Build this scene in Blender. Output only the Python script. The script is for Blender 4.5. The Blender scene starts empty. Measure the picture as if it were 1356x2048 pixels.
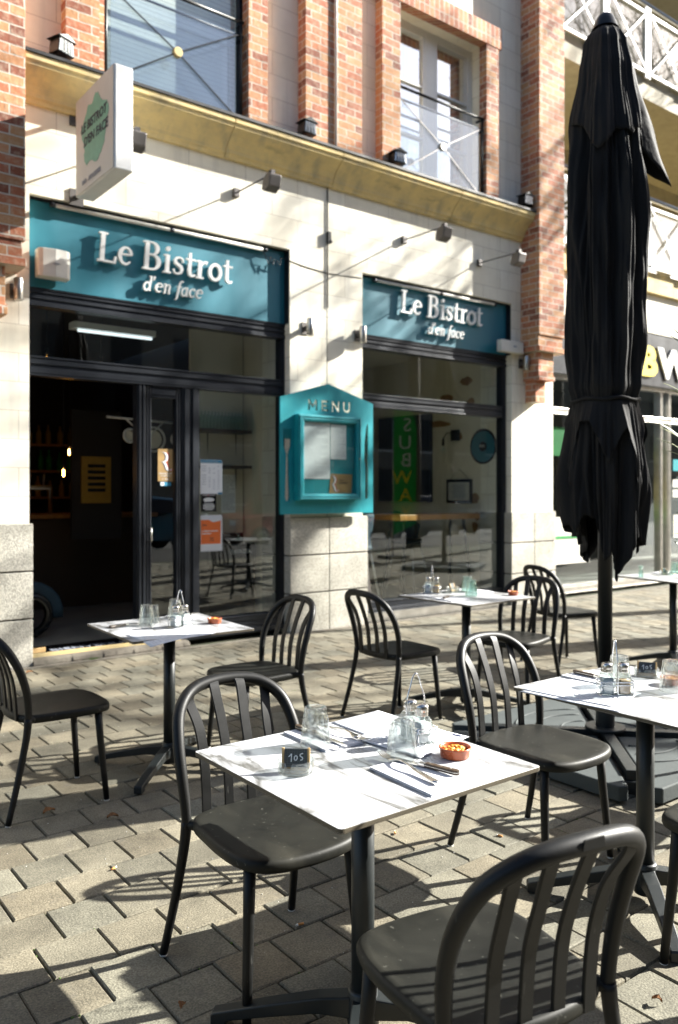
import bpy, bmesh, math, random
from math import sin, cos, pi, radians, sqrt, atan2
from mathutils import Vector, Matrix
random.seed(7)
scene = bpy.context.scene
COL = scene.collection
# ------------------------------------------------------------ camera
CAM_H = 1.46
ANG = math.atan(2137/1640.)                 # heading away from the facade direction (+X)
cam_data = bpy.data.cameras.new('camera'); cam = bpy.data.objects.new('camera', cam_data); COL.objects.link(cam)
cam.location = (0, 0, CAM_H)
cam.rotation_euler = (radians(90), 0, ANG - radians(90))
cam_data.sensor_fit = 'VERTICAL'; cam_data.sensor_height = 36.0; cam_data.sensor_width = 24.0
cam_data.lens = 1640/2048*36.0
cam_data.shift_y = -42/2048.
cam_data.clip_start = 0.05; cam_data.clip_end = 600
cam_data.dof.use_dof = True; cam_data.dof.focus_distance = 2.45; cam_data.dof.aperture_fstop = 3.0
cam_data.dof.aperture_blades = 9
scene.camera = cam
# ------------------------------------------------------------ sky, sun, exposure
SUN = Vector((3.0, -1.0, 1.70)).normalized()     # towards the sun
elev = math.asin(SUN.z); azim = atan2(SUN.x, SUN.y)
world = bpy.data.worlds.new("World"); scene.world = world; world.use_nodes = True
wn = world.node_tree.nodes; wl = world.node_tree.links; wn.clear()
sky = wn.new('ShaderNodeTexSky'); sky.sky_type = 'NISHITA'; sky.sun_disc = False
sky.sun_elevation = elev; sky.sun_rotation = azim; sky.air_density = 0.85; sky.dust_density = 1.8; sky.ozone_density = 1.0
bg = wn.new('ShaderNodeBackground'); bg.inputs[1].default_value = 0.05
wo = wn.new('ShaderNodeOutputWorld'); wl.new(sky.outputs[0], bg.inputs[0]); wl.new(bg.outputs[0], wo.inputs[0])
sl = bpy.data.lights.new('sun', 'SUN'); sl.energy = 5.0; sl.angle = radians(0.53); sl.color = (1.0, 0.97, 0.895)
so = bpy.data.objects.new('sun', sl); COL.objects.link(so)
so.rotation_euler = SUN.to_track_quat('Z', 'Y').to_euler()
scene.view_settings.view_transform = 'Standard'; scene.view_settings.look = 'None'
scene.view_settings.exposure = 2.2; scene.view_settings.gamma = 1.0
scene.render.engine = 'CYCLES'
cy = scene.cycles
cy.max_bounces = 10; cy.transparent_max_bounces = 24; cy.glossy_bounces = 4; cy.transmission_bounces = 8; cy.diffuse_bounces = 4
cy.caustics_reflective = False; cy.caustics_refractive = False; cy.sample_clamp_indirect = 6

# ------------------------------------------------------------ materials
def lin(h):
    h = h.lstrip('#'); return tuple(((int(h[i:i+2],16)/255.)**2.2) for i in (0,2,4)) + (1,)
def nodes(m):
    m.use_nodes = True; n = m.node_tree.nodes; l = m.node_tree.links
    b = n.get('Principled BSDF'); return n, l, b
def col4(c): return tuple(c) + (1,) if len(c) == 3 else tuple(c)
def mat(name, c, rough=.6, metal=0, var=.15, scale=8, bump=0, bscale=60, spec=.5, c2=None, coat=0, dist=.003):
    m = bpy.data.materials.new(name); n, l, b = nodes(m)
    c = col4(c); c2 = col4(c2) if c2 else tuple(x*(1-var*1.6) for x in c[:3]) + (1,)
    tc = n.new('ShaderNodeTexCoord')
    nz = n.new('ShaderNodeTexNoise'); nz.inputs['Scale'].default_value = scale; nz.inputs['Detail'].default_value = 6; nz.inputs['Roughness'].default_value = .65
    l.new(tc.outputs['Object'], nz.inputs['Vector'])
    r = n.new('ShaderNodeValToRGB'); r.color_ramp.elements[0].position = .32; r.color_ramp.elements[1].position = .68
    r.color_ramp.elements[0].color = c2; r.color_ramp.elements[1].color = c
    l.new(nz.outputs['Fac'], r.inputs['Fac']); l.new(r.outputs[0], b.inputs['Base Color'])
    b.inputs['Roughness'].default_value = rough; b.inputs['Metallic'].default_value = metal
    b.inputs['Specular IOR Level'].default_value = spec; b.inputs['Coat Weight'].default_value = coat
    mr = n.new('ShaderNodeMapRange'); mr.inputs['To Min'].default_value = max(0, rough-.1); mr.inputs['To Max'].default_value = min(1, rough+.12)
    l.new(nz.outputs['Fac'], mr.inputs['Value']); l.new(mr.outputs[0], b.inputs['Roughness'])
    if bump:
        n2 = n.new('ShaderNodeTexNoise'); n2.inputs['Scale'].default_value = bscale; n2.inputs['Detail'].default_value = 5
        l.new(tc.outputs['Object'], n2.inputs['Vector'])
        bp = n.new('ShaderNodeBump'); bp.inputs['Strength'].default_value = bump; bp.inputs['Distance'].default_value = dist
        l.new(n2.outputs['Fac'], bp.inputs['Height']); l.new(bp.outputs[0], b.inputs['Normal'])
    return m
def mix_rgb(n, l, a, b_, fac, typ='MIX'):
    x = n.new('ShaderNodeMixRGB'); x.blend_type = typ
    for s, v in ((0, fac), (1, a), (2, b_)):
        if hasattr(v, 'links'): l.new(v, x.inputs[s])
        else: x.inputs[s].default_value = v
    return x.outputs[0]
def wall_uv(n, l):
    tc = n.new('ShaderNodeTexCoord'); sp = n.new('ShaderNodeSeparateXYZ'); l.new(tc.outputs['Object'], sp.inputs[0])
    ad = n.new('ShaderNodeMath'); l.new(sp.outputs[0], ad.inputs[0]); l.new(sp.outputs[1], ad.inputs[1])
    cb = n.new('ShaderNodeCombineXYZ'); l.new(ad.outputs[0], cb.inputs[0]); l.new(sp.outputs[2], cb.inputs[1])
    return cb.outputs[0], tc.outputs['Object']
def brick_mat(name, rowh=.078, bw=.225, soldier=False):
    m = bpy.data.materials.new(name); n, l, b = nodes(m)
    uv, ob = wall_uv(n, l)
    nw = n.new('ShaderNodeTexNoise'); nw.inputs['Scale'].default_value = 9; l.new(ob, nw.inputs['Vector'])
    dv = mix_rgb(n, l, uv, nw.outputs['Color'], .012)
    bt = n.new('ShaderNodeTexBrick'); l.new(dv, bt.inputs['Vector'])
    bt.inputs['Scale'].default_value = 1; bt.inputs['Brick Width'].default_value = bw; bt.inputs['Row Height'].default_value = rowh
    bt.inputs['Mortar Size'].default_value = .0065; bt.inputs['Mortar Smooth'].default_value = .25; bt.inputs['Bias'].default_value = 0
    bt.inputs['Color1'].default_value = (.0,.0,.0,1); bt.inputs['Color2'].default_value = (1,1,1,1); bt.inputs['Mortar'].default_value = (.5,.5,.5,1)
    if soldier: bt.offset = 0
    ramp = n.new('ShaderNodeValToRGB'); e = ramp.color_ramp.elements
    e[0].position = 0; e[0].color = (.19,.06,.035,1); e[1].position = 1; e[1].color = (.58,.27,.13,1)
    for p, c in ((.25,(.40,.13,.065,1)),(.5,(.50,.185,.085,1)),(.75,(.46,.24,.11,1))):
        x = e.new(p); x.color = c
    l.new(bt.outputs['Color'], ramp.inputs[0])
    n2 = n.new('ShaderNodeTexNoise'); n2.inputs['Scale'].default_value = 26; n2.inputs['Detail'].default_value = 6; l.new(ob, n2.inputs['Vector'])
    c = mix_rgb(n, l, ramp.outputs[0], (.62,.50,.36,1), n2.outputs['Fac'], 'MIX')
    mm = n.new('ShaderNodeMapRange'); mm.inputs['From Min'].default_value = .45; mm.inputs['From Max'].default_value = .75; mm.inputs['To Max'].default_value = .45
    l.new(n2.outputs['Fac'], mm.inputs['Value']); l.new(mm.outputs[0], c.node.inputs[0])
    c2 = mix_rgb(n, l, c, (.60,.54,.45,1), bt.outputs['Fac'])
    l.new(c2, b.inputs['Base Color']); b.inputs['Roughness'].default_value = .85
    inv = n.new('ShaderNodeMath'); inv.operation = 'SUBTRACT'; inv.inputs[0].default_value = 1; l.new(bt.outputs['Fac'], inv.inputs[1])
    hs = n.new('ShaderNodeMath'); hs.operation = 'MULTIPLY_ADD'; l.new(n2.outputs['Fac'], hs.inputs[0]); hs.inputs[1].default_value = .5; l.new(inv.outputs[0], hs.inputs[2])
    bp = n.new('ShaderNodeBump'); bp.inputs['Strength'].default_value = .9; bp.inputs['Distance'].default_value = .012
    l.new(hs.outputs[0], bp.inputs['Height']); l.new(bp.outputs[0], b.inputs['Normal'])
    return m
def ashlar_mat(name, c=(.80,.74,.60), rowh=.236, bw=.62):
    m = bpy.data.materials.new(name); n, l, b = nodes(m)
    uv, ob = wall_uv(n, l)
    bt = n.new('ShaderNodeTexBrick'); l.new(uv, bt.inputs['Vector'])
    bt.inputs['Scale'].default_value = 1; bt.inputs['Brick Width'].default_value = bw; bt.inputs['Row Height'].default_value = rowh
    bt.inputs['Mortar Size'].default_value = .0032; bt.inputs['Mortar Smooth'].default_value = .3
    bt.inputs['Color1'].default_value = (c[0],c[1],c[2],1); bt.inputs['Color2'].default_value = (c[0]*.92,c[1]*.90,c[2]*.86,1); bt.inputs['Mortar'].default_value = (.48,.43,.34,1)
    n2 = n.new('ShaderNodeTexNoise'); n2.inputs['Scale'].default_value = 3.2; n2.inputs['Detail'].default_value = 8; n2.inputs['Roughness'].default_value = .7; l.new(ob, n2.inputs['Vector'])
    mr = n.new('ShaderNodeMapRange'); mr.inputs['From Min'].default_value = .35; mr.inputs['From Max'].default_value = .75; mr.inputs['To Min'].default_value = .0; mr.inputs['To Max'].default_value = .30
    l.new(n2.outputs['Fac'], mr.inputs['Value'])
    c1 = mix_rgb(n, l, bt.outputs['Color'], (.52,.45,.33,1), mr.outputs[0])
    # rain streaks running down the stone
    mp = n.new('ShaderNodeMapping'); mp.inputs['Scale'].default_value = (9,9,.5); l.new(ob, mp.inputs[0])
    n3 = n.new('ShaderNodeTexNoise'); n3.inputs['Scale'].default_value = 1; n3.inputs['Detail'].default_value = 5; l.new(mp.outputs[0], n3.inputs['Vector'])
    m3 = n.new('ShaderNodeMapRange'); m3.inputs['From Min'].default_value = .56; m3.inputs['From Max'].default_value = .78; m3.inputs['To Max'].default_value = .35; l.new(n3.outputs['Fac'], m3.inputs['Value'])
    c2 = mix_rgb(n, l, c1, (.38,.36,.31,1), m3.outputs[0])
    l.new(c2, b.inputs['Base Color']); b.inputs['Roughness'].default_value = .8
    bp = n.new('ShaderNodeBump'); bp.inputs['Strength'].default_value = .35; bp.inputs['Distance'].default_value = .006
    iv = n.new('ShaderNodeMath'); iv.operation='SUBTRACT'; l.new(n2.outputs['Fac'], iv.inputs[0]); l.new(bt.outputs['Fac'], iv.inputs[1])
    l.new(iv.outputs[0], bp.inputs['Height']); l.new(bp.outputs[0], b.inputs['Normal'])
    return m
def granite_mat(name, c=(.66,.63,.55)):
    m = bpy.data.materials.new(name); n, l, b = nodes(m)
    tc = n.new('ShaderNodeTexCoord')
    n1 = n.new('ShaderNodeTexNoise'); n1.inputs['Scale'].default_value = 2.5; n1.inputs['Detail'].default_value = 6; l.new(tc.outputs['Object'], n1.inputs['Vector'])
    n2 = n.new('ShaderNodeTexNoise'); n2.inputs['Scale'].default_value = 130; n2.inputs['Detail'].default_value = 3; l.new(tc.outputs['Object'], n2.inputs['Vector'])
    r = n.new('ShaderNodeValToRGB'); r.color_ramp.elements[0].position=.3; r.color_ramp.elements[1].position=.7
    r.color_ramp.elements[0].color = (c[0]*.62,c[1]*.62,c[2]*.6,1); r.color_ramp.elements[1].color = (*c,1); l.new(n1.outputs['Fac'], r.inputs[0])
    r2 = n.new('ShaderNodeValToRGB'); r2.color_ramp.elements[0].position=.38; r2.color_ramp.elements[1].position=.62
    r2.color_ramp.elements[0].color = (.55,.55,.55,1); r2.color_ramp.elements[1].color = (1.1,1.1,1.1,1); l.new(n2.outputs['Fac'], r2.inputs[0])
    cc = mix_rgb(n, l, r.outputs[0], r2.outputs[0], 1.0, 'MULTIPLY'); l.new(cc, b.inputs['Base Color'])
    b.inputs['Roughness'].default_value = .9
    bp = n.new('ShaderNodeBump'); bp.inputs['Strength'].default_value = 1; bp.inputs['Distance'].default_value = .006
    l.new(n2.outputs['Fac'], bp.inputs['Height']); l.new(bp.outputs[0], b.inputs['Normal'])
    return m
def paver_mat(name):
    m = bpy.data.materials.new(name); n, l, b = nodes(m)
    tc = n.new('ShaderNodeTexCoord'); at = n.new('ShaderNodeAttribute'); at.attribute_name = 'shade'
    n1 = n.new('ShaderNodeTexNoise'); n1.inputs['Scale'].default_value = 3.5; n1.inputs['Detail'].default_value = 7; n1.inputs['Roughness'].default_value=.7; l.new(tc.outputs['Object'], n1.inputs['Vector'])
    n2 = n.new('ShaderNodeTexNoise'); n2.inputs['Scale'].default_value = 150; n2.inputs['Detail'].default_value = 3; l.new(tc.outputs['Object'], n2.inputs['Vector'])
    vo = n.new('ShaderNodeTexVoronoi'); vo.inputs['Scale'].default_value = 95; l.new(tc.outputs['Object'], vo.inputs['Vector'])
    r = n.new('ShaderNodeValToRGB'); r.color_ramp.elements[0].position=.3; r.color_ramp.elements[1].position=.72
    r.color_ramp.elements[0].color = (.095,.086,.062,1); r.color_ramp.elements[1].color = (.228,.206,.150,1); l.new(n1.outputs['Fac'], r.inputs[0])
    c1 = mix_rgb(n, l, r.outputs[0], at.outputs['Color'], 1.0, 'MULTIPLY')
    r2 = n.new('ShaderNodeValToRGB'); r2.color_ramp.elements[0].position=.36; r2.color_ramp.elements[1].position=.66
    r2.color_ramp.elements[0].color = (.66,.66,.66,1); r2.color_ramp.elements[1].color = (1.2,1.2,1.2,1); l.new(n2.outputs['Fac'], r2.inputs[0])
    c2 = mix_rgb(n, l, c1, r2.outputs[0], 1.0, 'MULTIPLY')
    # small pale and dark aggregate chips
    r3 = n.new('ShaderNodeMapRange'); r3.inputs['From Min'].default_value = .0; r3.inputs['From Max'].default_value=.16; r3.inputs['To Min'].default_value=.55; r3.inputs['To Max'].default_value=0
    l.new(vo.outputs['Distance'], r3.inputs['Value'])
    th = n.new('ShaderNodeMath'); th.operation='GREATER_THAN'; th.inputs[1].default_value=.62; l.new(vo.outputs['Color'], th.inputs[0])
    mu = n.new('ShaderNodeMath'); mu.operation='MULTIPLY'; l.new(r3.outputs[0], mu.inputs[0]); l.new(th.outputs[0], mu.inputs[1])
    c3 = mix_rgb(n, l, c2, (.62,.58,.50,1), mu.outputs[0])
    # stains
    n4 = n.new('ShaderNodeTexNoise'); n4.inputs['Scale'].default_value = 9; n4.inputs['Detail'].default_value=3; l.new(tc.outputs['Object'], n4.inputs['Vector'])
    m4 = n.new('ShaderNodeMapRange'); m4.inputs['From Min'].default_value=.62; m4.inputs['From Max'].default_value=.72; m4.inputs['To Max'].default_value=.45; l.new(n4.outputs['Fac'], m4.inputs['Value'])
    c4 = mix_rgb(n, l, c3, (.10,.09,.075,1), m4.outputs[0])
    l.new(c4, b.inputs['Base Color']); b.inputs['Roughness'].default_value = .82; b.inputs['Specular IOR Level'].default_value=.4
    ms = n.new('ShaderNodeMath'); ms.operation='MULTIPLY_ADD'; l.new(n1.outputs['Fac'], ms.inputs[0]); ms.inputs[1].default_value=.8; l.new(n2.outputs['Fac'], ms.inputs[2])
    bp = n.new('ShaderNodeBump'); bp.inputs['Strength'].default_value = .8; bp.inputs['Distance'].default_value = .0025
    l.new(ms.outputs[0], bp.inputs['Height']); l.new(bp.outputs[0], b.inputs['Normal'])
    return m
def marble_mat(name):
    m = bpy.data.materials.new(name); n, l, b = nodes(m)
    tc = n.new('ShaderNodeTexCoord')
    mp = n.new('ShaderNodeMapping'); mp.inputs['Rotation'].default_value = (0,0,radians(-38)); mp.inputs['Scale'].default_value=(3.0,1.25,1); l.new(tc.outputs['Object'], mp.inputs[0])
    def vein(scale, w, off, dens):
        a = n.new('ShaderNodeTexNoise'); a.inputs['Scale'].default_value = scale; a.inputs['Detail'].default_value = 8; a.inputs['Roughness'].default_value=.6; a.inputs['Distortion'].default_value = .7
        o = n.new('ShaderNodeVectorMath'); o.inputs[1].default_value=(off,off*2,0); l.new(mp.outputs[0], o.inputs[0]); l.new(o.outputs[0], a.inputs['Vector'])
        s = n.new('ShaderNodeMath'); s.operation='SUBTRACT'; s.inputs[1].default_value=.5; l.new(a.outputs['Fac'], s.inputs[0])
        ab = n.new('ShaderNodeMath'); ab.operation='ABSOLUTE'; l.new(s.outputs[0], ab.inputs[0])
        mr = n.new('ShaderNodeMapRange'); mr.inputs['From Min'].default_value=0; mr.inputs['From Max'].default_value=w; mr.inputs['To Min'].default_value=dens; mr.inputs['To Max'].default_value=0; l.new(ab.outputs[0], mr.inputs['Value'])
        return mr.outputs[0]
    v1 = vein(1.3,.045,.9,1); v2 = vein(3.4,.018,4.1,.75)
    msk = n.new('ShaderNodeTexNoise'); msk.inputs['Scale'].default_value=1.5; l.new(mp.outputs[0], msk.inputs['Vector'])
    mk = n.new('ShaderNodeMapRange'); mk.inputs['From Min'].default_value=.34; mk.inputs['From Max'].default_value=.50; l.new(msk.outputs['Fac'], mk.inputs['Value'])
    mx = n.new('ShaderNodeMath'); mx.operation='MAXIMUM'; l.new(v1, mx.inputs[0]); l.new(v2, mx.inputs[1])
    ml = n.new('ShaderNodeMath'); ml.operation='MULTIPLY'; l.new(mx.outputs[0], ml.inputs[0]); l.new(mk.outputs[0], ml.inputs[1])
    base = mix_rgb(n, l, (.52,.53,.545,1), (.46,.47,.485,1), mk.outputs[0])
    c = mix_rgb(n, l, base, (.10,.097,.088,1), ml.outputs[0])
    l.new(c, b.inputs['Base Color']); b.inputs['Roughness'].default_value=.32; b.inputs['Specular IOR Level'].default_value=.45
    return m
def schlick(n, l, f0):
    g = n.new('ShaderNodeNewGeometry'); d = n.new('ShaderNodeVectorMath'); d.operation='DOT_PRODUCT'
    l.new(g.outputs['Incoming'], d.inputs[0]); l.new(g.outputs['Normal'], d.inputs[1])
    a = n.new('ShaderNodeMath'); a.operation='ABSOLUTE'; l.new(d.outputs['Value'], a.inputs[0])
    s = n.new('ShaderNodeMath'); s.operation='SUBTRACT'; s.inputs[0].default_value=1; l.new(a.outputs[0], s.inputs[1])
    p = n.new('ShaderNodeMath'); p.operation='POWER'; p.inputs[1].default_value=5; l.new(s.outputs[0], p.inputs[0])
    r = n.new('ShaderNodeMath'); r.operation='MULTIPLY_ADD'; r.inputs[1].default_value=1-f0; r.inputs[2].default_value=f0; l.new(p.outputs[0], r.inputs[0])
    return r.outputs[0]
def pane_mat(name, f0=.045, tint=(.93,.96,.95,1), rough=0.0):
    m = bpy.data.materials.new(name); n, l, b = nodes(m); n.remove(b)
    o = n['Material Output']; t = n.new('ShaderNodeBsdfTransparent'); t.inputs[0].default_value = tint
    g = n.new('ShaderNodeBsdfGlossy'); g.inputs['Roughness'].default_value = rough; g.inputs['Color'].default_value=(1,1,1,1)
    mx = n.new('ShaderNodeMixShader'); l.new(schlick(n,l,f0), mx.inputs[0]); l.new(t.outputs[0], mx.inputs[1]); l.new(g.outputs[0], mx.inputs[2]); l.new(mx.outputs[0], o.inputs[0])
    return m
def tumbler_mat(name, tint=(.96,.985,.98,1), f=.42):
    m = bpy.data.materials.new(name); n, l, b = nodes(m); n.remove(b)
    o = n['Material Output']; t = n.new('ShaderNodeBsdfTransparent'); t.inputs[0].default_value = tint
    g = n.new('ShaderNodeBsdfGlass'); g.inputs['IOR'].default_value = 1.40; g.inputs['Roughness'].default_value=0; g.inputs['Color'].default_value=tint
    gl = n.new('ShaderNodeBsdfGlossy'); gl.inputs['Roughness'].default_value=.03
    m1 = n.new('ShaderNodeMixShader'); l.new(schlick(n,l,.09), m1.inputs[0]); l.new(t.outputs[0], m1.inputs[1]); l.new(gl.outputs[0], m1.inputs[2])
    mx = n.new('ShaderNodeMixShader'); mx.inputs[0].default_value=f; l.new(m1.outputs[0], mx.inputs[1]); l.new(g.outputs[0], mx.inputs[2]); l.new(mx.outputs[0], o.inputs[0])
    return m
def emit_mat(name, c, s):
    m = bpy.data.materials.new(name); n, l, b = nodes(m)
    b.inputs['Base Color'].default_value = col4(c); b.inputs['Emission Color'].default_value = col4(c); b.inputs['Emission Strength'].default_value = s
    return m
def stripe_mat(name, c1, c2, axis, period, width, rough=.6):
    """thin even lines printed or pressed across a surface"""
    m = bpy.data.materials.new(name); n, l, b = nodes(m)
    tc = n.new('ShaderNodeTexCoord'); sp = n.new('ShaderNodeSeparateXYZ'); l.new(tc.outputs['Object'], sp.inputs[0])
    d = n.new('ShaderNodeMath'); d.operation='DIVIDE'; d.inputs[1].default_value=period; l.new(sp.outputs[axis], d.inputs[0])
    f = n.new('ShaderNodeMath'); f.operation='FRACT'; l.new(d.outputs[0], f.inputs[0])
    t = n.new('ShaderNodeMath'); t.operation='LESS_THAN'; t.inputs[1].default_value=width; l.new(f.outputs[0], t.inputs[0])
    l.new(mix_rgb(n,l,col4(c1),col4(c2),t.outputs[0]), b.inputs['Base Color']); b.inputs['Roughness'].default_value=rough
    bp = n.new('ShaderNodeBump'); bp.inputs['Strength'].default_value=.5; bp.inputs['Distance'].default_value=.004; l.new(f.outputs[0], bp.inputs['Height']); l.new(bp.outputs[0], b.inputs['Normal'])
    return m

M = {}
M['brick'] = brick_mat('red brick'); M['brick_soldier'] = brick_mat('brick on end', rowh=.24, bw=.078, soldier=True)
M['ashlar'] = ashlar_mat('cream limestone', c=(.90,.865,.75)); M['granite'] = granite_mat('hammered granite')
M['groove'] = mat('dark joint', (.06,.055,.05), .9)
M['paver'] = paver_mat('concrete pavers'); M['joint'] = mat('sandy mossy joint', (.075,.066,.045), .95, c2=(.035,.05,.018), scale=3)
M['ochre'] = mat('stained ochre stone', (.80,.62,.28), .85, c2=(.62,.49,.25), scale=5, bump=.4)
M['lead'] = mat('lead capping', (.05,.05,.05), .5, .3)
M['marble'] = marble_mat('marble laminate'); M['edge'] = mat('brown laminate edge', (.09,.075,.05), .5)
M['plastic'] = mat('matt charcoal plastic', (.0075,.0078,.0075), .46, var=.25, scale=14, bump=.25, bscale=240, dist=.0006, spec=.3)
M['seat'] = mat('dusty charcoal plastic', (.0150,.0152,.0120), .50, c2=(.0062,.0065,.0055), scale=6, bump=.25, bscale=240, dist=.0006, spec=.22)
M['tmetal'] = mat('powder coated dark green metal', (.012,.016,.017), .42, var=.2, scale=20, spec=.5)
M['frame'] = mat('anthracite aluminium', (.020,.024,.032), .36, .35, var=.2, scale=4)
M['teal'] = mat('petrol blue sign board', (.018,.165,.225), .42, var=.08, scale=2)
M['menu_paper'] = mat('bright menu paper', (.90,.91,.92), .7, var=.02)
M['menu_teal'] = mat('turquoise painted wood', (.010,.31,.35), .38, c2=(.009,.26,.31), scale=5, bump=.12, bscale=40)
M['white'] = mat('white paint', (.82,.82,.80), .45, var=.04); M['offwhite'] = mat('off white plastic', (.70,.68,.62), .5, var=.08)
M['pvc'] = mat('white window plastic', (.80,.80,.77), .35, var=.04)
M['paper'] = mat('white paper', (.66,.68,.71), .7, var=.02); M['ink'] = mat('grey ink', (.30,.33,.40), .8); M['darkink'] = mat('dark ink', (.06,.06,.08), .8)
M['navyink'] = mat('navy ink', (.02,.03,.09), .8); M['blueink'] = mat('blue ink', (.02,.25,.42), .7)
M['napkin'] = mat('white paper napkin', (.66,.67,.70), .9, var=.03, bump=.35, bscale=120, dist=.001)
M['pane'] = pane_mat('clear window glass', .075); M['pane_up'] = pane_mat('sky mirroring glass', .55, (.95,.97,.98,1))
M['railglass'] = pane_mat('balcony glass', .15, (.93,.96,.97,1))
M['tumbler'] = tumbler_mat('pressed glass', (.96,.98,.975,1), f=.22); M['greenglass'] = tumbler_mat('greenish pressed glass', (.86,.95,.925,1), .22)
M['ashglass'] = tumbler_mat('clear ashtray glass', (.95,.975,.97,1), .22)
M['jarglass'] = pane_mat('shaker glass', .12, (.86,.90,.88,1))
M['chrome'] = mat('chromed wire', (.75,.76,.78), .15, 1, var=.05); M['steel'] = mat('polished steel', (.62,.60,.56), .22, 1, var=.12, scale=40)
M['brushed'] = mat('brushed aluminium', (.60,.58,.54), .35, 1)
M['wood_handle'] = mat('dark stained wood', (.075,.045,.022), .45, c2=(.03,.018,.01), scale=70)
M['terracotta'] = mat('glazed terracotta', (.46,.115,.045), .28, var=.2, scale=20)
M['corn'] = mat('roasted corn', (.80,.40,.05), .55, c2=(.62,.22,.02), scale=60)
M['salt'] = mat('salt', (.62,.65,.69), .9, var=.04); M['pepper'] = mat('ground pepper', (.33,.23,.14), .95, bump=.4, bscale=400); M['brightener'] = mat('white brightening sheet', (.75,.78,.80), .9, scale=30); M['amber'] = mat('amber spice', (.50,.30,.08), .9)
def streaked(m, c, sc=(7,7,.5), lo=.5, hi=.72, amt=.6):
    n = m.node_tree.nodes; l = m.node_tree.links; b = n['Principled BSDF']; src = b.inputs['Base Color'].links[0].from_socket
    tc = n.new('ShaderNodeTexCoord'); mp = n.new('ShaderNodeMapping'); mp.inputs['Scale'].default_value = sc; l.new(tc.outputs['Object'], mp.inputs[0])
    z = n.new('ShaderNodeTexNoise'); z.inputs['Scale'].default_value = 1; z.inputs['Detail'].default_value = 6; l.new(mp.outputs[0], z.inputs['Vector'])
    r = n.new('ShaderNodeMapRange'); r.inputs['From Min'].default_value = lo; r.inputs['From Max'].default_value = hi; r.inputs['To Max'].default_value = amt; l.new(z.outputs['Fac'], r.inputs['Value'])
    l.new(mix_rgb(n, l, src, col4(c), r.outputs[0]), b.inputs['Base Color'])
streaked(M['ochre'], (.30,.27,.20)); streaked(M['ochre'], (.10,.09,.07), (2.5,2.5,9), .60, .72, .5)
streaked(M['teal'], (.05,.20,.26), (3,3,.4), .5, .75, .5); streaked(M['menu_teal'], (.03,.42,.44), (14,14,3), .60, .70, .45)
streaked(M['seat'], (.10,.10,.085), (60,60,60), .66, .70, .55); streaked(M['seat'], (.045,.043,.034), (9,3,3), .52, .75, .6)
streaked(M['plastic'], (.06,.06,.055), (90,90,25), .68, .72, .5)
M['slate'] = None
M['pine'] = mat('pale pine', (.56,.38,.17), .6, c2=(.45,.28,.11), scale=30)
M['black_cloth'] = mat('black awning cloth', (.006,.006,.0065), .8, var=.3, scale=5, bump=.5, bscale=7, dist=.02, spec=.35)
M['black_metal'] = mat('black metal', (.012,.013,.013), .4, .3)
M['flood'] = mat('grey flood lamp metal', (.12,.11,.105), .45, .5); M['slab'] = mat('grey weight slab', (.045,.056,.056), .75, var=.15, scale=6, bump=.3)
M['bark'] = mat('grey bark', (.10,.085,.065), .9, bump=.6, bscale=30, dist=.01)
M['leaf'] = mat('dry leaf', (.26,.11,.03), .8, c2=(.14,.06,.02), scale=30); M['green_leaf'] = mat('green leaf', (.06,.10,.03), .5, c2=(.20,.22,.08), scale=20)
M['butt'] = mat('orange filter paper', (.60,.26,.07), .8); M['butt_w'] = mat('white cigarette paper', (.75,.74,.70), .8)
M['moss'] = mat('moss', (.07,.13,.02), .95, scale=40)
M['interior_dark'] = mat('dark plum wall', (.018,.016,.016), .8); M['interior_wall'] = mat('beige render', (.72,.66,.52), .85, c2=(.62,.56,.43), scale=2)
M['patch'] = mat('exposed ochre brick', (.32,.17,.06), .9, c2=(.22,.12,.05), scale=14, bump=.5, bscale=20)
M['tile'] = mat('dark floor tile', (.28,.28,.26), .45, var=.3, scale=3)
M['wood_top'] = mat('honey wood', (.50,.24,.06), .4, c2=(.36,.16,.04), scale=12)
M['navy'] = mat('petrol velvet', (.012,.040,.065), .7); M['screen'] = mat('black screen', (.006,.007,.009), .2)
M['gold'] = mat('gold card', (.46,.30,.13), .4, .35, var=.1); M['red'] = mat('red ink', (.55,.03,.04), .6); M['orange'] = mat('orange print', (.80,.17,.035), .7, var=.05)
M['mint'] = mat('mint paint stroke', (.20,.46,.34), .6, var=.12, scale=12); M['signface'] = mat('pale sign face', (.60,.58,.54), .5, var=.05)
M['green'] = mat('green print', (.01,.26,.05), .6); M['lime'] = mat('lime print', (.22,.60,.03), .6); M['yellow'] = mat('yellow letter', (.85,.66,.01), .5, var=.03)
M['olive'] = mat('painted soffit', (.40,.36,.26), .8); M['shutter'] = stripe_mat('roller shutter slats', (.86,.87,.85), (.50,.52,.52), 2, .045, .16)
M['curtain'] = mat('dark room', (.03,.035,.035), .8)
M['dirt'] = mat('old stone step', (.20,.175,.14), .85, c2=(.10,.09,.07), scale=7, bump=.6, bscale=25, dist=.01)
M['asphalt'] = mat('asphalt', (.05,.05,.05), .9, bump=.4, bscale=80)
M['bag'] = mat('planter', (.09,.09,.09), .6)
M['poster'] = mat('yellow poster', (.35,.22,.03), .7)
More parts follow.
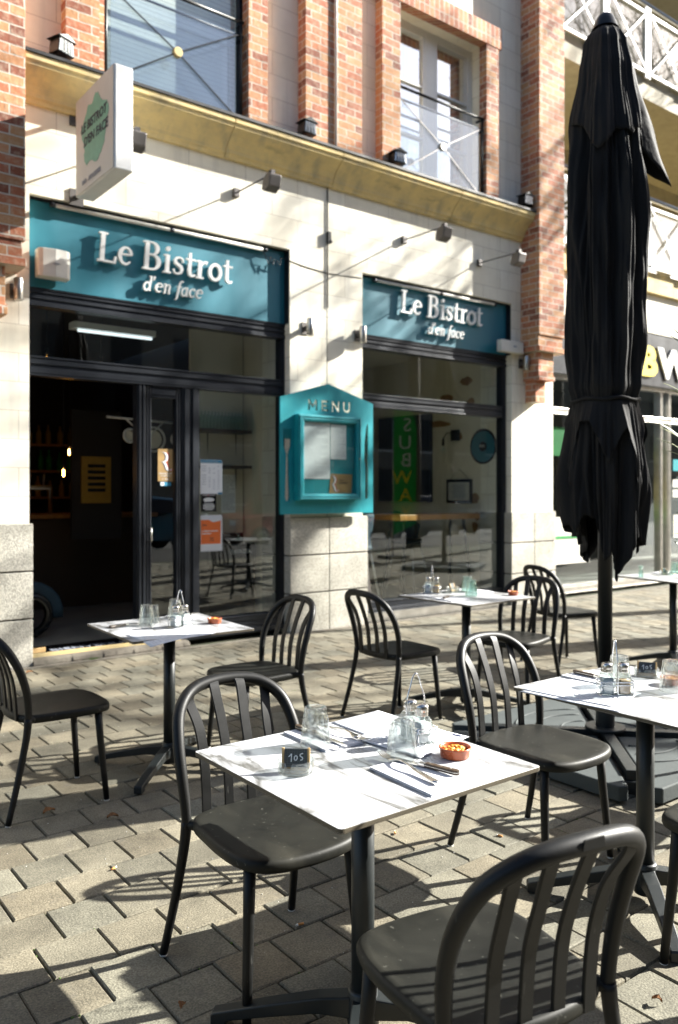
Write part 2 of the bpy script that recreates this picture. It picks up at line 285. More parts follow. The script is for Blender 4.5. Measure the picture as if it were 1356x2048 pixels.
# ------------------------------------------------------------ mesh helpers
class MB:
    def __init__(s): s.v = []; s.f = []; s.sm = []
    def add(s, verts, faces, smooth=False):
        o = len(s.v); s.v += [tuple(p) for p in verts]; s.f += [tuple(i+o for i in f) for f in faces]; s.sm += [smooth]*len(faces)
        return s
    def box(s, x0, x1, y0, y1, z0, z1):
        if x0 > x1: x0, x1 = x1, x0
        if y0 > y1: y0, y1 = y1, y0
        if z0 > z1: z0, z1 = z1, z0
        v = [(x,y,z) for z in (z0,z1) for y in (y0,y1) for x in (x0,x1)]
        return s.add(v, [(0,2,3,1),(4,5,7,6),(0,1,5,4),(2,6,7,3),(0,4,6,2),(1,3,7,5)])
    def bar(s, a, b, w, h, up=(0,0,1)):
        a = Vector(a); b = Vector(b); d = (b-a).normalized(); u = Vector(up)
        r = d.cross(u)
        if r.length < 1e-4: r = d.cross(Vector((0,1,0)))
        r.normalize(); u = r.cross(d)
        v = [p + r*sx*w/2 + u*sz*h/2 for p in (a,b) for sz in (-1,1) for sx in (-1,1)]
        return s.add(v, [(0,1,3,2),(4,6,7,5),(0,4,5,1),(2,3,7,6),(0,2,6,4),(1,5,7,3)])
    def tube(s, pts, r, n=12, cap=True, squash=None):
        pts = [Vector(p) for p in pts]; N = len(pts)
        rs = r if isinstance(r, (list, tuple)) else [r]*N
        o = []; prev = None
        for i, p in enumerate(pts):
            t = (pts[min(i+1,N-1)] - pts[max(i-1,0)]).normalized()
            if prev is None:
                a = Vector((0,0,1)) if abs(t.z) < .9 else Vector((1,0,0))
                u = t.cross(a).normalized()
            else: u = (prev - t*prev.dot(t)).normalized()
            prev = u; w = t.cross(u)
            q = squash or (1,1)
            o += [p + u*cos(2*pi*k/n)*rs[i]*q[0] + w*sin(2*pi*k/n)*rs[i]*q[1] for k in range(n)]
        f = [(i*n+k, i*n+(k+1)%n, (i+1)*n+(k+1)%n, (i+1)*n+k) for i in range(N-1) for k in range(n)]
        s.add(o, f, True)
        if cap:
            b = len(s.v)-len(o); s.f += [tuple(b+k for k in range(n))[::-1], tuple(b+(N-1)*n+k for k in range(n))]; s.sm += [False]*2
        return s
    def lathe(s, prof, c=(0,0,0), n=24, smooth=True, facet=None):
        """prof: (r,z) pairs; facet(i,theta) scales the radius"""
        o = []
        for i, (r, z) in enumerate(prof):
            for k in range(n):
                a = 2*pi*k/n; rr = r*(facet(i, a) if facet else 1)
                o.append((c[0]+rr*cos(a), c[1]+rr*sin(a), c[2]+z))
        f = [(i*n+k, i*n+(k+1)%n, (i+1)*n+(k+1)%n, (i+1)*n+k) for i in range(len(prof)-1) for k in range(n)]
        return s.add(o, f, smooth)
    def prism(s, poly, a0, a1, axis='y'):
        """2D polygon swept between a0 and a1 along an axis; poly in the other two axes (xz, xy or yz)"""
        n = len(poly)
        def P(p, a): return (p[0],a,p[1]) if axis=='y' else ((p[0],p[1],a) if axis=='z' else (a,p[0],p[1]))
        v = [P(p,a0) for p in poly] + [P(p,a1) for p in poly]
        return s.add(v, [tuple(range(n)), tuple(range(2*n-1,n-1,-1))] + [(i,i+n,(i+1)%n+n,(i+1)%n) for i in range(n)])
    def disc(s, c, r, axis='z', n=24, t=.002):
        s.prism([(c[0]+r*cos(2*pi*k/n), c[1]+r*sin(2*pi*k/n)) for k in range(n)] if axis=='z' else
                ([(c[0]+r*cos(2*pi*k/n), c[2]+r*sin(2*pi*k/n)) for k in range(n)] if axis=='y' else [(c[1]+r*cos(2*pi*k/n), c[2]+r*sin(2*pi*k/n)) for k in range(n)]),
                *( (c[2], c[2]+t) if axis=='z' else ((c[1], c[1]+t) if axis=='y' else (c[0], c[0]+t)) ), axis=axis)
        return s
    def ball(s, c, r, n=10, sq=(1,1,1)):
        m = n//2+1; o = []
        for i in range(m+1):
            th = pi*i/m
            for k in range(n): o.append((c[0]+r*sq[0]*sin(th)*cos(2*pi*k/n), c[1]+r*sq[1]*sin(th)*sin(2*pi*k/n), c[2]+r*sq[2]*cos(th)))
        return s.add(o, [(i*n+k, (i+1)*n+k, (i+1)*n+(k+1)%n, i*n+(k+1)%n) for i in range(m) for k in range(n)], True)
    def xf(s, mtx):
        s.v = [tuple(mtx @ Vector(p)) for p in s.v]; return s
    def build(s, name, m, parent=None, bevel=0, seg=2, **tags):
        me = bpy.data.meshes.new(name); me.from_pydata(s.v, [], s.f)
        me.polygons.foreach_set('use_smooth', s.sm)
        bm = bmesh.new(); bm.from_mesh(me)
        bmesh.ops.recalc_face_normals(bm, faces=bm.faces); bm.to_mesh(me); bm.free()
        me.materials.append(M[m] if isinstance(m, str) else m)
        me.update()
        o = bpy.data.objects.new(name, me); COL.objects.link(o)
        if parent is not None: o.parent = parent
        if bevel:
            b = o.modifiers.new('bevel','BEVEL'); b.width = bevel; b.segments = seg; b.limit_method='ANGLE'; b.angle_limit = radians(40); b.harden_normals = False
        tag(o, **tags); return o
def tag(o, label=None, cat=None, group=None, kind=None):
    if label: o['label'] = label
    if cat: o['category'] = cat
    if group: o['group'] = group
    if kind: o['kind'] = kind
    return o
def thing(name, label, cat, loc=(0,0,0), rz=0, group=None):
    o = bpy.data.objects.new(name, None); COL.objects.link(o); o.empty_display_size = .1
    o.location = loc; o.rotation_euler = (0,0,rz); return tag(o, label, cat, group)
def dup(src, label=None, loc=None, rz=None, parent=None, name=None):
    c = src.copy(); COL.objects.link(c)
    if name: c.name = name
    if parent is not None: c.parent = parent
    if label: c['label'] = label
    if loc is not None: c.location = loc
    if rz is not None: c.rotation_euler = (0,0,rz)
    for ch in [x for x in src.children]: dup(ch, parent=c)
    return c
def curve_mesh(cu, name, m, mtx, parent=None):
    t = bpy.data.objects.new('tmp', cu); COL.objects.link(t)
    dg = bpy.context.evaluated_depsgraph_get(); dg.update()
    me = bpy.data.meshes.new_from_object(t.evaluated_get(dg)); bpy.data.objects.remove(t)
    me.transform(mtx); me.materials.clear(); me.materials.append(M[m] if isinstance(m,str) else m)
    me.name = name; o = bpy.data.objects.new(name, me); COL.objects.link(o)
    if parent is not None: o.parent = parent
    return o
FACE = Matrix.Rotation(radians(90), 4, 'X')          # text upright, readable from -Y
def text(body, size, loc, m, parent=None, rot=None, extrude=.001, name='lettering', align='LEFT', shear=0, bold=0, width=None):
    cu = bpy.data.curves.new('t','FONT'); cu.body = body; cu.size = size; cu.extrude = extrude; cu.align_x = align; cu.shear = shear; cu.offset = bold; cu.resolution_u = 3
    sx = Matrix.Identity(4)
    if width: sx = Matrix.Diagonal((width,1,1,1))
    return curve_mesh(cu, name, m, Matrix.Translation(loc) @ (rot if rot is not None else FACE) @ sx, parent)
def arc(cx, cy_, rx, ry, a0, a1, n=14):
    return [(cx+rx*cos(radians(a0+(a1-a0)*i/n)), cy_+ry*sin(radians(a0+(a1-a0)*i/n))) for i in range(n+1)]
# ================================================================ GROUND
def plane(name, x0, x1, y0, y1, z, m, kind='structure'):
    return MB().add([(x0,y0,z),(x1,y0,z),(x1,y1,z),(x0,y1,z)], [(0,1,2,3)]).build(name, m, kind=kind)
plane('ground', -150, 250, -150, 150, -.16, 'asphalt')
MB().box(-30, 60, -4.95, 14.0, -.155, -.012).build('pavement_bed', 'joint', kind='structure')
def make_pavers():
    P = .2085; X0 = .922; Y0 = 2.672; rnd = random.Random(3)
    vs, fs, sh = [], [], []
    for j in range(-22, 21):
        y0 = Y0 + j*P; y1 = y0+P
        if y0 > 6.86: break
        off = (P/2 if j % 2 else 0)
        for i in range(-12, 150):
            x0 = X0 + i*P + off
            if x0 > 20 or (y0 < -1.0 and (x0 < -1 or x0 > 24)): continue
            if x0 < -1.5 or (y0 < .2 and x0 > 14): continue
            if y0 < -1.2: continue
            g = .0026 + rnd.random()*.0012; gx = .0024 + rnd.random()*.0024
            dz = rnd.uniform(-.0022, .0022); tx = rnd.uniform(-.0018,.0018); ty = rnd.uniform(-.0018,.0018)
            jx = rnd.uniform(-.001,.001); jy = rnd.uniform(-.001,.001)
            ax, bx = x0+gx+jx, x0+P-gx+jx; ay, by = y0+g+jy, min(y1,6.9)-g+jy
            c = .0038; b = len(vs)
            for (px,py,t) in ((ax,ay,0),(bx,ay,0),(bx,by,0),(ax,by,0)):
                vs.append((px,py,-.02))
            for (px,py) in ((ax,ay),(bx,ay),(bx,by),(ax,by)): vs.append((px,py,-.0045+dz))
            for (px,py,sx,sy) in ((ax+c,ay+c,-1,-1),(bx-c,ay+c,1,-1),(bx-c,by-c,1,1),(ax+c,by-c,-1,1)): vs.append((px,py,dz+tx*sx+ty*sy))
            for k in range(4):
                k2 = (k+1)%4; fs.append((b+k,b+k2,b+4+k2,b+4+k)); fs.append((b+4+k,b+4+k2,b+8+k2,b+8+k))
            fs.append((b+8,b+9,b+10,b+11))
            s = rnd.gauss(1,.12)*(.72 if rnd.random()<.05 else 1); w = rnd.uniform(-.05,.05); sh.append((s*(1+w), s, s*(1-w)))
    me = bpy.data.meshes.new('pavement'); me.from_pydata(vs, [], fs)
    at = me.color_attributes.new('shade','FLOAT_COLOR','POINT'); d = []
    for s in sh: d += [s[0],s[1],s[2],1]*12
    at.data.foreach_set('color', d); me.materials.append(M['paver'])
    o = bpy.data.objects.new('pavement', me); COL.objects.link(o); tag(o, kind='structure')
make_pavers()
# the wider pavement round the terrace, one sheet a little lower
for k,(a,b,c,d) in enumerate(((-30,-1.5,-4.9,6.85),(-1.5,20,-4.9,-1.45),(20,60,-4.9,6.85))):
    plane('far_pavement', a, b, c, d, -.004, 'paver')
MB().box(-30, 60, -5.12, -4.952, -.15, .0).build('kerb', 'granite', kind='structure')
# stone strip at the foot of the shop
MB().box(-3, 13, 6.86, 6.918, -.02, .008).build('threshold_strip', 'dirt', kind='structure')

# ================================================================ BISTRO BUILDING
W = 6.97      # face of the stone wall
BLD = thing('bistro_building', 'brick and cream limestone building with two teal shop signs and a yellow stone ledge', 'building')
def wall_piece(*b): MBw.box(*b)
MBw = MB(); ZT = 9.6
MBw.box(-4, 2.106, W, 7.5, 1.19, ZT)
MBw.box(4.715, 5.672, W, 7.5, 1.19, 4.70)
MBw.box(8.132, 8.96, W, 7.5, 1.19, 4.70)
MBw.box(2.106, 4.715, W, 7.5, 3.935, 4.70)
MBw.box(5.672, 8.132, W, 7.5, 3.855, 4.70)
# first floor
MBw.box(2.106, 2.72, W, 7.5, 4.70, ZT); MBw.box(2.72, 4.19, W, 7.5, 4.70, 5.03); MBw.box(2.72, 4.19, W, 7.5, 7.7, ZT)
MBw.box(4.19, 6.12, W, 7.5, 4.70, ZT)
MBw.box(6.12, 7.585, W, 7.5, 4.70, 5.03); MBw.box(6.12, 7.585, W, 7.5, 6.96, ZT)
MBw.box(7.585, 8.96, W, 7.5, 4.70, ZT)
MBw.build('stone_wall', 'ashlar', BLD)
# hammered granite base blocks with open joints
gj = MB()
def base_col(x0, x1, splits, y=6.942):
    gb = MB()
    gj.box(x0+.012, x1-.012, y+.022, 7.5, 0, 1.185)
    for z0, z1 in ((0.0,.393),(.407,.787),(.801,1.188)):
        xs = [x0]+splits+[x1]
        for a, b in zip(xs[:-1], xs[1:]):
            gb.box(a+(.003 if a!=x0 else 0), b-(.003 if b!=x1 else 0), y, 7.49, z0, z1)
    gb.build('granite_base', 'granite', BLD, bevel=.006)
base_col(-4, 2.128, [.9, 1.5]); base_col(4.703, 5.725, [5.20]); base_col(8.10, 8.985, [8.55])
gj.build('base_joint', 'groove', BLD)
# vertical slot in the middle pier where a cable runs, and the joint below
MB().box(5.186, 5.192, W-.0015, W+.02, 1.19, 4.69).build('expansion_joint', 'groove', BLD)
# cornice
prof = [(6.972,4.672),(6.935,4.672),(6.925,4.70),(6.905,4.715),(6.90,4.745),(6.87,4.79),(6.82,4.84),(6.765,4.885),(6.745,4.90),(6.738,4.93),(6.725,4.935),(6.725,4.985),(6.972,4.985)]
cn = MB()
for a, b in ((2.002,3.93),(3.936,5.22),(5.226,6.98),(6.986,8.300)): cn.prism(prof, a, b, axis='x')
cn.build('cornice', 'ochre', BLD, bevel=.004)
MB().box(2.002, 8.302, 6.712, 6.974, 4.987, 5.012).build('ledge_capping', 'lead', BLD)
# brick pilasters between and beside the windows
bp_ = MB()
def pil(x0, x1, y, z0=5.014, z1=ZT-.05): bp_.box(x0, x1, y, W+.0, z0, z1)
pil(2.37, 2.66, 6.852); bp_.box(2.66, 2.722, 6.90, W, 5.014, ZT-.05)
bp_.box(4.155, 4.373, 6.852, W, 5.014, ZT-.05)
bp_.box(4.819, 5.555, 6.832, W, 5.014, ZT-.05)
bp_.box(5.86, 6.125, 6.852, W, 5.014, 6.93)
bp_.box(7.535, 7.752, 6.852, W, 5.014, 6.93)
bp_.build('brick_pilaster', 'brick', BLD)
MB().box(5.80, 7.80, 6.845, W, 6.934, 7.19).build('brick_lintel', 'brick_soldier', BLD)
# big brick piers corbelled off the front
pr_ = MB()
def pier(x0, x1):
    pr_.box(x0, x1, 6.67, W, 3.44, ZT)
    pr_.box(x0-.0, x1-.02, 6.685, W, 3.30, 3.438)
    pr_.box(x0-.005, x1+.012, 6.658, W, 3.235, 3.298)
    pr_.box(x0+.05, x1-.16, 6.72, W, 2.93, 3.233)
    pr_.box(x0+.05, x1-.145, 6.708, W, 2.875, 2.928)
    pr_.box(x0+.09, x1-.22, 6.80, W, 2.60, 2.873)
pier(8.305, 8.81)
pr_.build('brick_pier', 'brick', BLD, bevel=.004); pr_ = MB()
pr_.box(1.42, 1.985, 6.67, W, 3.44, ZT); pr_.box(1.42, 1.965, 6.685, W, 3.30, 3.438); pr_.box(1.42, 1.992, 6.658, W, 3.235, 3.298)
pr_.box(1.5, 1.845, 6.72, W, 2.93, 3.233); pr_.box(1.5, 1.86, 6.708, W, 2.85, 2.928)
pr_.build('brick_pier', 'brick', BLD, bevel=.004)

# ---- ground floor glazing, frames in the recess
def rail(mb, x0, x1, z0, z1, y=7.07, d=.10, ribs=2):
    """box section with stepped mouldings as on the aluminium shopfront"""
    mb.box(x0, x1, y, y+d, z0, z1); h = z1-z0
    for k in range(ribs):
        zc = z0 + h*(k+.5)/ribs; mb.box(x0, x1, y-.014, y+.001, zc-h*.28/ribs, zc+h*.28/ribs)
    mb.box(x0, x1, y-.022, y+.001, z1-.012, z1+.002); mb.box(x0, x1, y-.022, y+.001, z0-.002, z0+.010)
def post(mb, x0, x1, z0, z1, y=7.07, d=.10):
    mb.box(x0, x1, y, y+d, z0, z1); w = x1-x0
    mb.box(x0+w*.15, x0+w*.40, y-.014, y+.001, z0, z1); mb.box(x0+w*.60, x0+w*.85, y-.014, y+.001, z0, z1)
SF = tag(bpy.data.objects.new('entrance_shopfront', None), 'dark aluminium shopfront with open doorway under the larger teal sign', 'shopfront'); COL.objects.link(SF)
fm = MB()
rail(fm, 2.106, 4.715, 3.03, 3.18, ribs=3); rail(fm, 2.106, 4.70, 2.44, 2.60, ribs=2)
post(fm, 2.108, 2.135, .10, 3.03); post(fm, 4.665, 4.712, .10, 3.03)
post(fm, 3.10, 3.185, .12, 2.44); post(fm, 3.545, 3.735, .12, 2.44)
rail(fm, 3.735, 4.665, .10, .22)
fm.box(3.52, 4.714, 7.03, 7.12, .05, .098)
fm.build('shopfront_frame', 'frame', SF, bevel=.002)
dl = MB(); y = 7.085
post(dl, 3.187, 3.245, .125, 2.435, y=y, d=.05); post(dl, 3.485, 3.543, .125, 2.435, y=y, d=.05)
rail(dl, 3.245, 3.485, 2.33, 2.435, y=y, d=.05, ribs=1); rail(dl, 3.245, 3.485, .125, .26, y=y, d=.05, ribs=1)
dleaf = dl.build('door', 'frame', SF, bevel=.002)
MB().box(3.245, 3.485, 7.105, 7.111, .26, 2.33).build('pane', 'pane', dleaf)
MB().tube([(3.222,7.072,1.0),(3.222,7.03,1.0),(3.222,7.03,1.12),(3.222,7.072,1.12)], .007).build('handle', 'brushed', dleaf)
MB().box(3.735, 4.665, 7.11, 7.116, .22, 2.44).build('pane', 'pane', SF)
MB().box(2.135, 3.655, 7.11, 7.116, 2.60, 3.03).build('pane', 'pane', SF); MB().box(3.663, 4.665, 7.11, 7.116, 2.60, 3.03).build('pane', 'pane', SF)
# worn stone threshold step
st = MB()
import itertools
rr = random.Random(5); xs = [2.13+.055*i for i in range(27)]
for a, b in zip(xs[:-1], xs[1:]):
    j = rr.uniform(-.006,.004); st.prism([(6.925,0),(7.5,0),(7.5,.058),(6.965+j,.058),(6.935+j,.045+j*.4),(6.925+j,.02)], a, b+.0005, axis='x')
st.build('stone_step', 'dirt', SF)
MB().box(2.14, 3.52, 7.03, 7.06, .058, .085).build('threshold_trim', 'ochre', SF)

SF2 = tag(bpy.data.objects.new('display_shopfront', None), 'dark aluminium shopfront with one big plate window under the smaller teal sign', 'shopfront'); COL.objects.link(SF2)
fm = MB()
rail(fm, 5.672, 8.132, 3.055, 3.20, ribs=3); rail(fm, 5.672, 8.06, 2.40, 2.545, ribs=2)
post(fm, 5.674, 5.70, .22, 3.055); post(fm, 8.06, 8.128, .0, 3.055)
rail(fm, 5.70, 8.06, .14, .22, ribs=1)
fm.box(5.73, 8.09, 7.02, 7.15, .0, .138)
fm.build('shopfront_frame', 'frame', SF2, bevel=.002)
MB().box(5.73, 8.09, 6.985, 7.019, .0, .10).build('sill_plate', 'brushed', SF2)
MB().box(5.70, 8.06, 7.11, 7.116, .22, 2.40).build('pane', 'pane', SF2); MB().box(5.70, 6.70, 7.11, 7.116, 2.545, 3.055).build('pane', 'pane', SF2); MB().box(6.706, 8.06, 7.11, 7.116, 2.545, 3.055).build('pane', 'pane', SF2)

# ---- the rooms behind the glass
RM = MB()
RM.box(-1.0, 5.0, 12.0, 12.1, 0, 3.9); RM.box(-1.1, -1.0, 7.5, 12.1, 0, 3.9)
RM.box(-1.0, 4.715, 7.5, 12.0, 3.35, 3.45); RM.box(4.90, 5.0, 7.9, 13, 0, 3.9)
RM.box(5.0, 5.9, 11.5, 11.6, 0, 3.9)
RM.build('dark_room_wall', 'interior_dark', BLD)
MB().box(-1.0, 8.3, 7.5, 12.0, .0, .05).build('tiled_floor', 'tile', BLD)
MB().box(2.13, 4.7, 7.19, 7.5, .0, .055).build('tiled_floor', 'tile', BLD)
MB().box(5.67, 8.13, 7.19, 7.5, .0, .055).build('tiled_floor', 'tile', BLD)
bw = MB(); bw.box(4.72, 4.83, 7.5, 7.9, 0, 3.9); bw.box(8.15, 8.28, 7.5, 12.0, 0, 3.5); bw.box(5.0, 8.15, 11.5, 11.6, 0, 3.5)
bw.box(5.0, 8.15, 7.5, 11.5, 3.36, 3.45)
bw.build('rendered_inner_wall', 'interior_wall', BLD)
pt = MB(); rr = random.Random(11)
for (yy, zz, w, h) in ((8.35,2.40,.55,.10),(7.95,2.21,.22,.12),(8.6,2.02,.35,.10),(8.15,2.75,.3,.12),(7.78,2.95,.25,.12),(9.3,2.78,.6,.11),(7.62,1.36,.16,.14),(7.58,1.12,.10,.12),(7.62,.98,.12,.15),(7.7,2.65,.16,.14),(9.0,1.6,.3,.12)):
    n_ = 14; poly = [(yy+w*.5*cos(2*pi*k/n_)*rr.uniform(.75,1.1), zz+h*.5*sin(2*pi*k/n_)*rr.uniform(.8,1.15)) for k in range(n_)]
    pt.prism(poly, 8.146, 8.152, axis='x')
pt.build('exposed_brick_patch', 'patch', BLD)

# ---- first floor windows
def upper_window(x0, x1, z0, z1, y, m, kind, label, glass):
    w = thing('window', None, None); 
    w.parent = BLD
    f = MB(); t = .055
    f.box(x0, x1, y, y+.07, z1-t, z1); f.box(x0, x1, y, y+.07, z0, z0+t); f.box(x0, x0+t, y, y+.07, z0+t, z1-t); f.box(x1-t, x1, y, y+.07, z0+t, z1-t)
    if kind == 'casement':
        xm = (x0+x1)/2
        f.box(xm-.075, xm+.075, y-.012, y+.058, z0+t, z1-t)
        for (a, b) in ((x0+t, xm-.075),(xm+.075, x1-t)):
            f.box(a, a+.045, y-.008, y+.05, z0+t, z1-t); f.box(b-.045, b, y-.008, y+.05, z0+t, z1-t)
            for zz in (z0+t, z1-t-.05): f.box(a+.045, b-.045, y-.008, y+.05, zz, zz+.05)
            for zz in (5.63, 6.25): f.box(a+.045, b-.045, y-.004, y+.045, zz, zz+.032)
    f.build('frame', m, w, bevel=.004)
    MB().box(x0+t, x1-t, y+.026, y+.032, z0+t, z1-t).build('pane', glass, w)
    return w
w1 = upper_window(2.72, 4.19, 5.03, 7.7, 7.0, 'frame', 'plain', '', 'pane')
MB().box(2.78, 4.13, 7.075, 7.09, 5.09, 7.64).build('roller_shutter', 'shutter', w1)
w2 = upper_window(6.12, 7.585, 5.03, 6.96, 7.14, 'pvc', 'casement', '', 'pane_up')
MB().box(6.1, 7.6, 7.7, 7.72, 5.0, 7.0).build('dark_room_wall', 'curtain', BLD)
ct = MB(); N_ = 60; vv = [(6.15+.62*i/N_, 7.30+.018*sin(i*1.3)+.008*sin(i*.37), z) for z in (5.05, 6.9) for i in range(N_+1)]
ct.add(vv, [(i,i+1,N_+2+i,N_+1+i) for i in range(N_)], True); ct.build('pane_brightener', 'brightener', w2)  # pleated white sheet added behind the pane to pale its sky reflection

# ---- glass balustrades with crossed rods
def balustrade(x0, x1, z0, z1, label, hubm):
    t = thing('glass_balustrade', label, 'balustrade', group='glass balustrades of the first floor windows')
    y = 6.90
    MB().box(x0+.04, x1-.12, y, y+.012, z0+.02, z1-.12).build('glass_panel', 'railglass', t)
    r = MB(); r.tube([(x0-.02,y+.01,z1),(x1-.02,y+.01,z1)], .016); r.tube([(x0-.02,y+.01,z1-.14),(x1-.02,y+.01,z1-.14)], .010)
    r.tube([(x1-.05,y+.01,z0),(x1-.05,y+.01,z1)], .014); r.tube([(x0+.0,y+.01,z0),(x0+.0,y+.01,z1)], .014)
    for zz in (z1, z1-.14): r.tube([(x1-.03,y+.01,zz),(x1-.03,y+.12,zz)], .016)
    r.build('rail', 'black_metal', t)
    c = MB(); cx, cz = (x0+x1)/2-.03, (z0+z1)/2-.03
    for (ex, ez) in ((x0+.02,z0+.03),(x1-.10,z0+.03),(x0+.02,z1-.15),(x1-.10,z1-.15)): c.bar((cx,y-.012,cz),(ex,y-.012,ez),.012,.007, up=(0,1,0))
    c.build('cross_rod', 'flood' if hubm=='brushed' else 'frame', t)
    MB().tube([(cx,y-.03,cz),(cx,y+.015,cz)], .045, n=20).build('hub', hubm, t, bevel=.006)
    return t
balustrade(2.74, 4.15, 5.03, 6.02, 'glass balustrade with brass hub before the shuttered window', 'ochre')
balustrade(6.14, 7.56, 5.03, 6.02, 'glass balustrade with grey hub before the white casement window', 'brushed')

# white rainwater pipe
MB().tube([(5.19,6.815,5.02),(5.19,6.815,9.4)], .014).build('downpipe', 'white', label='thin white pipe running up the middle brick pilaster', cat='pipe')

# ================================================================ RIGHT NEIGHBOUR
NB = thing('neighbouring_building', 'apartment building with glass balconies above a fast food shop', 'building')
nb = MB(); nb.box(8.96, 22, 8.8, 9.2, 4.4, 14)
nb.build('stone_wall', 'olive', NB)
nl = MB(); nl.box(8.962, 22, W+.02, 7.5, 3.86, 4.45); nl.box(20, 22, W+.02, 7.5, 0, 3.86); nl.build('lintel', 'ashlar', NB)
for k, z in enumerate((4.45, 7.32, 10.2)):
    sl_ = MB(); sl_.box(8.962, 22, 6.93, 8.8, z, z+.30); sl_.build('balcony_slab', 'ochre' if k==0 else 'olive', NB)
nd = MB()
for k in range(9): nd.box(9.3+k*1.4, 10.2+k*1.4, 8.77, 8.80, 4.8, 6.9); nd.box(9.3+k*1.4, 10.2+k*1.4, 8.77, 8.80, 7.65, 9.8)
nd.build('window', 'pane_up', NB)
def balcony_rail(z, lab):
    t = thing('balcony_railing', lab, 'railing', group='balcony railings of the neighbouring building')
    fr = MB(); gl = MB(); tr = MB(); y = 6.88
    tr.tube([(8.97,y,z+1.06),(21.9,y,z+1.06)], .032); tr.build('handrail', 'brushed', t)
    x = 9.0
    while x < 21.5:
        x1 = x+1.02
        for xx in (x+.02, x1-.03): fr.bar((xx,y,z-.03),(xx,y,z+1.02),.05,.03)
        fr.bar((x,y,z+.05),(x1,y,z+.05),.03,.04); fr.bar((x,y,z+.93),(x1,y,z+.93),.03,.04)
        xm = (x+x1)/2
        fr.bar((x+.05,y-.02,z+.92),(xm,y-.02,z+.48),.026,.014,up=(0,1,0)); fr.bar((x1-.05,y-.02,z+.92),(xm,y-.02,z+.48),.026,.014,up=(0,1,0))
        fr.bar((x+.05,y-.02,z+.06),(xm,y-.02,z+.48),.026,.014,up=(0,1,0)); fr.bar((x1-.05,y-.02,z+.06),(xm,y-.02,z+.48),.026,.014,up=(0,1,0))
        gl.box(x+.05, x1-.05, y+.02, y+.03, z+.08, z+.90); x = x1+.02
    fr.build('railing_frame', 'white', t); gl.build('glass_panel', 'railglass', t)
    return t
balcony_rail(4.75, 'lower balcony railing of glass and white crossed bars, behind the parasol')
balcony_rail(7.62, 'upper balcony railing of glass and white crossed bars, above the parasol top')
SF3 = tag(bpy.data.objects.new('fast_food_shopfront', None), 'pale aluminium shopfront with green decor behind the closed parasol', 'shopfront'); COL.objects.link(SF3)
fm = MB(); yy = 7.10
for z0, z1 in ((3.0,3.06),(2.52,2.60),(.04,.16)): rail(fm, 8.985, 20, z0, z1, y=yy, ribs=1)
for xx in (8.985, 10.35, 11.75, 11.98, 13.4, 15.0, 17, 19): post(fm, xx, xx+.075, .1, 3.0, y=yy)
fm.build('shopfront_frame', 'brushed', SF3, bevel=.002)
MB().box(9.0, 20, 7.14, 7.146, .16, 2.98).build('pane', 'pane', SF3)
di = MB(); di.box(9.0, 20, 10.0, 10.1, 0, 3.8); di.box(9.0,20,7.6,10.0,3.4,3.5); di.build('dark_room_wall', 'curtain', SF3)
MB().box(9.0, 20, 7.5, 10.0, .0, .05).build('tiled_floor', 'tile', SF3)
gd = MB(); gd.prism([(x,z) for x,z in arc(11.25,1.62,.62,.62,0,360,28)][:-1], 7.60, 7.64, axis='y'); gd.build('round_decor', 'lime', SF3)
gd = MB(); gd.prism([(x,z) for x,z in arc(11.25,1.62,.48,.48,0,360,28)][:-1], 7.585, 7.599, axis='y'); gd.build('round_decor_centre', 'poster', SF3)
MB().box(9.1, 10.3, 7.2, 7.22, 1.95, 2.35).build('window_decal', 'green', SF3)
dc = MB(); dc.box(9.1, 9.95, 7.10, 7.104, .45, 1.10); dc.build('window_decal', 'offwhite', SF3)
MB().box(9.1, 9.95, 7.094, 7.098, .80, .84).build('window_decal', 'green', SF3)
for x_, z_, w_, h_, m_ in ((12.13,1.78,.2,.18,'menu_teal'),(12.4,1.7,.18,.22,'orange'),(12.12,1.52,.24,.12,'offwhite'),(12.12,1.36,.24,.12,'offwhite'),(12.4,1.4,.2,.22,'lime'),(12.14,.72,.14,.36,'offwhite'),(12.42,1.12,.2,.2,'menu_teal')):
    MB().box(x_, x_+w_, 7.094, 7.099, z_, z_+h_).build('window_decal', m_, SF3)
S3 = thing('fast_food_sign', 'dark fascia sign with yellow and white block letters, cut off at the right edge', 'shop sign')
MB().box(8.99, 20, 7.0, 7.10, 3.06, 3.86).build('sign_board', 'frame', S3)
text('SUB', .60, (10.15,6.985,3.22), 'yellow', S3, bold=.03, extrude=.012, name='letters', width=1.27)
text('WAY', .60, (11.55,6.985,3.22), 'white', S3, bold=.03, extrude=.012, name='letters', width=1.27)
